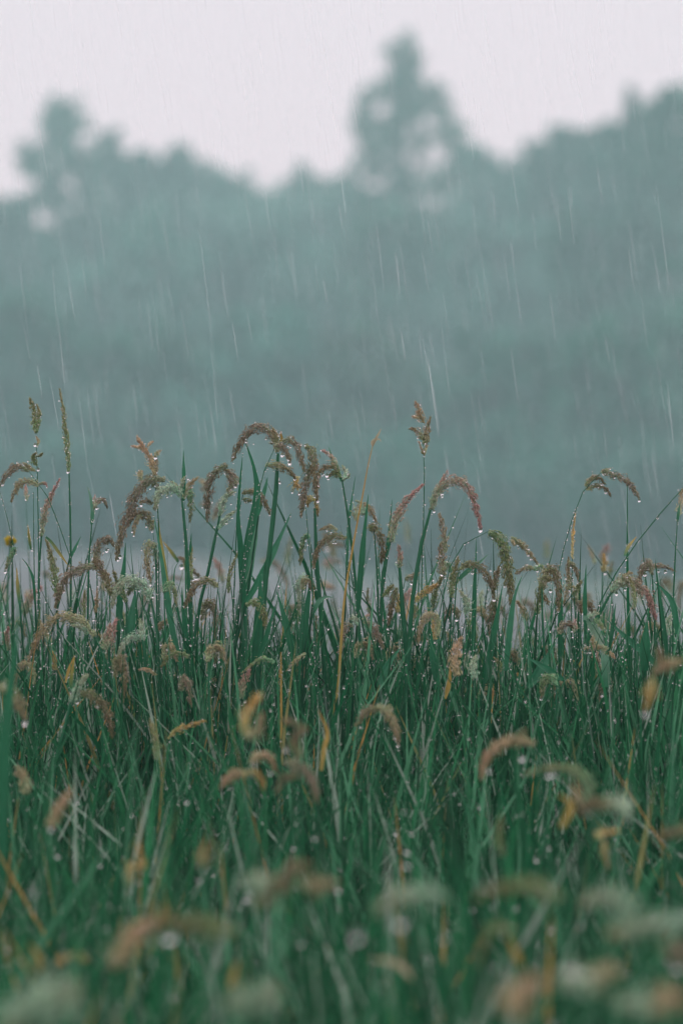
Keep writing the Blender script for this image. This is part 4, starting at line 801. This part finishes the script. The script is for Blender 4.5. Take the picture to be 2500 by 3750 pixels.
def wisp():      # belongs to the tall dry stalk: its curled tip
    root = bpy.data.objects['dry_stalk']; d = 3.22
    for s, w in (('1042,430 1058,385 1078,350 1098,312', 7), ('1042,430 1062,390 1085,385 1098,402', 5), ('1040,435 1035,405 1050,380', 8)):
        q, _ = smooth_path(pts('B', s, d), 14); m = MB(); blade(m, q, pxm('B', w, d), CREAM * .9, CREAM, yaw=.5, prof='lance'); attach(m.build('curled_tip', M_LEAF), root)
wisp()

# ---- the mass of grass, nobody could count it
def canopy(x, y, r):
    n = len(y)
    base = np.interp(y, [1.3, 1.7, 2.1, 2.6, 2.9, 3.05, 3.2, 3.45, 3.7, 4.3, 5.2], [.775, .785, .80, .81, .835, .855, .905, .935, .905, .85, .80])
    sd = np.interp(y, [1.3, 2.6, 3.0, 3.2, 3.5, 4.0, 5.2], [.022, .026, .028, .04, .045, .03, .025])
    return base + sd * r.normal(size=n) * .8 - np.abs(r.normal(size=n)) * .055 + .012 * np.sin(x * 21 + y * 9) + .010 * np.sin(x * 47 + 2) + .022 * np.sin(x * 31 + y * 13) * np.cos(y * 19 - x * 12) * (y < 3.0) + np.where((r.uniform(size=n) < .05) & (y > 3.1) & (y < 3.8), r.exponential(.035, n).clip(0, .10), 0)

def mass(n, y0, y1, xw, segs, wmin, wmax, seed, name, label, dens_power=1.0):
    r = np.random.default_rng(seed)
    y = y0 + (y1 - y0) * r.uniform(size=n) ** dens_power; x = r.uniform(-1, 1, n) * xw(y)
    h = canopy(x, y, r); lean = r.normal(0, .085, (n, 2)); lean[:, 1] *= .7
    L = h; bend = np.abs(r.normal(0, .13, n)); ba = r.uniform(0, 2 * math.pi, n)
    w = r.uniform(wmin, wmax, n) * (.7 + .6 * r.uniform(size=n) ** 2)
    flop = r.uniform(size=n) < .16
    t = np.linspace(0, 1, segs) ** .8
    t = .0 + t * 1.0; tt = t[None, :]
    px = x[:, None] + lean[:, :1] * (tt - .6) + np.cos(ba)[:, None] * bend[:, None] * np.clip(tt - .55, 0, 1) ** 2 * 4.5
    py = y[:, None] + lean[:, 1:] * (tt - .6) + np.sin(ba)[:, None] * bend[:, None] * np.clip(tt - .45, 0, 1) ** 2 * 1.4
    pz = h[:, None] * tt - bend[:, None] * np.clip(tt - .5, 0, 1) ** 2 * .5
    fl = np.where(flop, r.uniform(.3, 1.0, n), 0)[:, None] * np.clip((tt - .86) / .14, 0, 1)
    px = px + np.cos(ba)[:, None] * fl * .05; pz = pz - fl ** 2 * .045
    P = np.stack([px, py, pz], -1)
    yaw = r.normal(0, .9, n); side = np.stack([np.cos(yaw), np.sin(yaw), np.zeros(n)], -1)[:, None]
    nor = np.stack([-np.sin(yaw), np.cos(yaw), np.zeros(n)], -1)[:, None] * -1
    ww = (w[:, None] * np.clip((1 - tt) / .30, 0, 1) ** .75 * np.interp(tt, [0, .5, 1], [.5, .8, 1]) + .00008)[..., None]
    fold = r.uniform(.1, .6, n)[:, None, None]
    V = np.stack([P - side * ww + nor * ww * fold, P, P + side * ww + nor * ww * fold], 2)      # n, segs, 3, 3
    idx = (np.arange(n) * segs * 3)[:, None, None] + (np.arange(segs - 1) * 3)[None, :, None] + np.arange(2)[None, None]
    F = np.stack([idx, idx + 1, idx + 4, idx + 3], -1).reshape(-1, 4)
    kinds = np.stack([lin('#0b4a2b'), lin('#155e3a'), lin('#287349'), lin('#4c8c68'), lin('#93ad9c'), lin('#a88a4c'), lin('#7f8452')])
    k = r.choice(7, n, p=[.28, .28, .21, .13, .07, .010, .020])
    c = kinds[k] * r.uniform(.75, 1.42, n)[:, None]
    C = np.broadcast_to(c[:, None, None], (n, segs, 3, 3)) * np.array([1.15, .95, 1.15])[None, None, :, None]
    mb = MB(); mb.add(V.reshape(-1, 3), F, C.reshape(-1, 3))
    o = mb.build(name, M_LEAF, kind='stuff'); o['label'] = label
    return P, side, ww, r
P1, s1_, w1_, r1_ = mass(12500, 2.85, 3.75, lambda y: .55 + 0 * y, 11, .0017, .0050, 21, 'grass', 'wet green grass of the focused row')
P2, s2_, w2_, r2_ = mass(8000, 1.45, 2.85, lambda y: .30 + .1 * y, 9, .0020, .0072, 22, 'grass', 'blurred wet grass of the foreground')
P3, s3_, w3_, r3_ = mass(9000, 3.75, 5.6, lambda y: .9 + 0 * y, 8, .0012, .0038, 23, 'grass', 'wet grass behind the focused row')
P4, s4_, w4_, r4_ = mass(12000, 1.3, 5.6, lambda y: 1.9 + 0 * y, 6, .0012, .0030, 24, 'grass', 'open meadow grass spreading to both sides')

def beads(P, side, ww, r, n, zmin, rr, label):
    m, s = P.shape[:2]; i = r.integers(0, m, n * 3); q = r.uniform(.60, .98, n * 3)
    f = q * (s - 1); a = f.astype(int); f = (f - a)[:, None]
    p = P[i, a] * (1 - f) + P[i, np.minimum(a + 1, s - 1)] * f
    sg = np.where(r.uniform(size=n * 3) < .5, -1, 1)[:, None]
    p = p + side[i, 0] * ww[i, a] * sg
    k = (p[:, 2] > zmin) & (np.abs(p[:, 0]) < .6); p = p[k][:n]
    mb = MB(); drops(mb, p, rr[0] + (rr[1] - rr[0]) * r.uniform(size=len(p)) ** 3)
    o = mb.build('water_drops', M_WATER, kind='stuff'); o['label'] = label
beads(P1, s1_, w1_, r1_, 36000, .76, (.0004, .0012), 'tiny drops beading the blades of the focused row')
beads(P2, s2_, w2_, r2_, 6500, .68, (.0004, .0022), 'drops on the blurred foreground grass')
beads(P3, s3_, w3_, r3_, 2500, .74, (.0003, .0012), 'drops on the grass behind the focused row')

# ---- the rain itself, slim falling streaks of water leaning with the wind
def rain(n=62000):
    r = np.random.default_rng(77)
    y = 2.9 + 10.5 * r.uniform(size=n) ** 1.15; x = r.uniform(-1, 1, n) * (1.0 + .12 * y); z = r.uniform(.85, 3.0, n)
    L = r.uniform(.03, .08, n) * (.8 + .25 * r.normal(size=n).clip(-1, 2)); w = .00024 + .0003 * r.uniform(size=n) ** 2 * (1 + .04 * y)
    sl = r.normal(.135, .028, n); D = unit(np.stack([sl, r.normal(0, .03, n), -np.ones(n)], -1))
    P = np.stack([x, y, z], -1)
    a = unit(np.cross(D, np.array([0, 1, 0.]))); b = np.cross(a, D)
    rings = [(0, .05), (.2, .8), (.55, 1), (.85, .7), (1, .05)]; V = []
    for t, k in rings:
        for j in range(4):
            th = j * math.pi / 2; V.append(P + D * (L * t)[:, None] + (a * math.cos(th) + b * math.sin(th)) * (w * k)[:, None])
    V = np.stack(V, 1); base = (np.arange(n) * 20)[:, None]
    F = []
    for i in range(4):
        for j in range(4): F.append(np.stack([base[:, 0] + i * 4 + j, base[:, 0] + i * 4 + (j + 1) % 4, base[:, 0] + (i + 1) * 4 + (j + 1) % 4, base[:, 0] + (i + 1) * 4 + j], -1))
    F = np.stack(F, 1).reshape(-1, 4)
    al = .065 + .11 * r.uniform(size=n) ** 3; C = np.repeat(al, 20)[:, None] * np.ones(3)
    mb = MB(); mb.add(V.reshape(-1, 3), F, C); o = mb.build('rain', M_RAIN, kind='stuff'); o['label'] = 'slanting streaks of falling rain'
rain()

def small_heads():
    specs = [('brown hooked', '1250,2060 1242,2030 1215,2030 1195,2075', 15, 'brown'), ('tan hooked', '1250,2060 1256,2015 1282,2010 1305,2065', 14, 'tan'),
             ('upright olive', '1250,2060 1246,2000 1258,1945', 11, 'olive'), ('dusky drooping', '1250,2060 1238,2015 1212,2035 1200,2115', 14, 'purple'),
             ('green hooked', '1250,2060 1265,2030 1290,2040 1298,2105', 14, 'green'), ('short silvery', '1250,2060 1240,2015 1252,1980', 15, 'silver'),
             ('long arching tan', '1250,2060 1235,1995 1195,1985 1160,2040 1150,2085', 16, 'tan'), ('long hanging brown', '1250,2050 1262,1995 1292,1990 1305,2060 1300,2140', 17, 'brown'),
             ('slanting pink tipped', '1250,2060 1262,2010 1290,1955', 15, 'pink'), ('ragged golden', '1250,2060 1240,2030 1250,1990', 15, 'gold')]
    TILE['O'] = (0, 0, 1.0); r = np.random.default_rng(99); protos = []
    for kind, hd, w, pal in specs:
        op = .5 if 'ragged' in kind else .12
        protos.append(grass('O', 3.3, kind, '%d,2300 %d,2150 1250,2060' % (1250 + r.integers(-14, 14), 1250 + r.integers(-8, 8)), 8, [(hd, w, pal, op)], group='g', wet=.8))
    ORD = ['leftmost', 'second', 'third', 'fourth', 'fifth', 'sixth', 'seventh', 'eighth', 'ninth', 'tenth', 'eleventh']
    used = set()
    def place(i, x, y, dz, a, sc):
        o = protos[i]; t = o
        if i in used:
            t = o.copy(); COL.objects.link(t)
            for ch in o.children:
                c = ch.copy(); COL.objects.link(c); c.parent = t
        used.add(i); t.location = (x, y, dz); t.rotation_euler = (0, 0, a); t.scale = (sc, sc, 1)
        return t
    for (n, y0, y1, p0, p1, txt, gp) in ((76, 3.14, 3.62, 2060, 2560, 'of the %s small seed heads in the focused row', '%s small seed heads in the focused row'),
                                     (34, 3.9, 5.0, 2100, 2380, 'of the blurred %s small seed heads behind the row', 'blurred %s small seed heads behind the row')):
        got = {}
        for k in range(n):
            i = k % len(specs); y = r.uniform(y0, y1); u = r.uniform(size=1)[0] ** .7; tz = CAMZ + (HY - (p0 + (p1 - p0) * u)) * K * y; sc = r.uniform(.75, 1.12)
            x = (r.uniform(-.295, .295) if k % 3 else r.uniform(.0, .29)) * y / 3.3
            t = place(i, x, y, tz - .965, r.choice([0, 0, math.pi]) + r.normal(0, .4), sc); t['group'] = gp % specs[i][0]
            got.setdefault(i, []).append((x / y, t))
        for i, L_ in got.items():
            L_.sort(key=lambda q: q[0])
            for j, (_, t) in enumerate(L_): t['label'] = ('%s ' % (ORD[j] if j == 0 else ORD[j] + ' from the left')) + txt % specs[i][0]
small_heads()
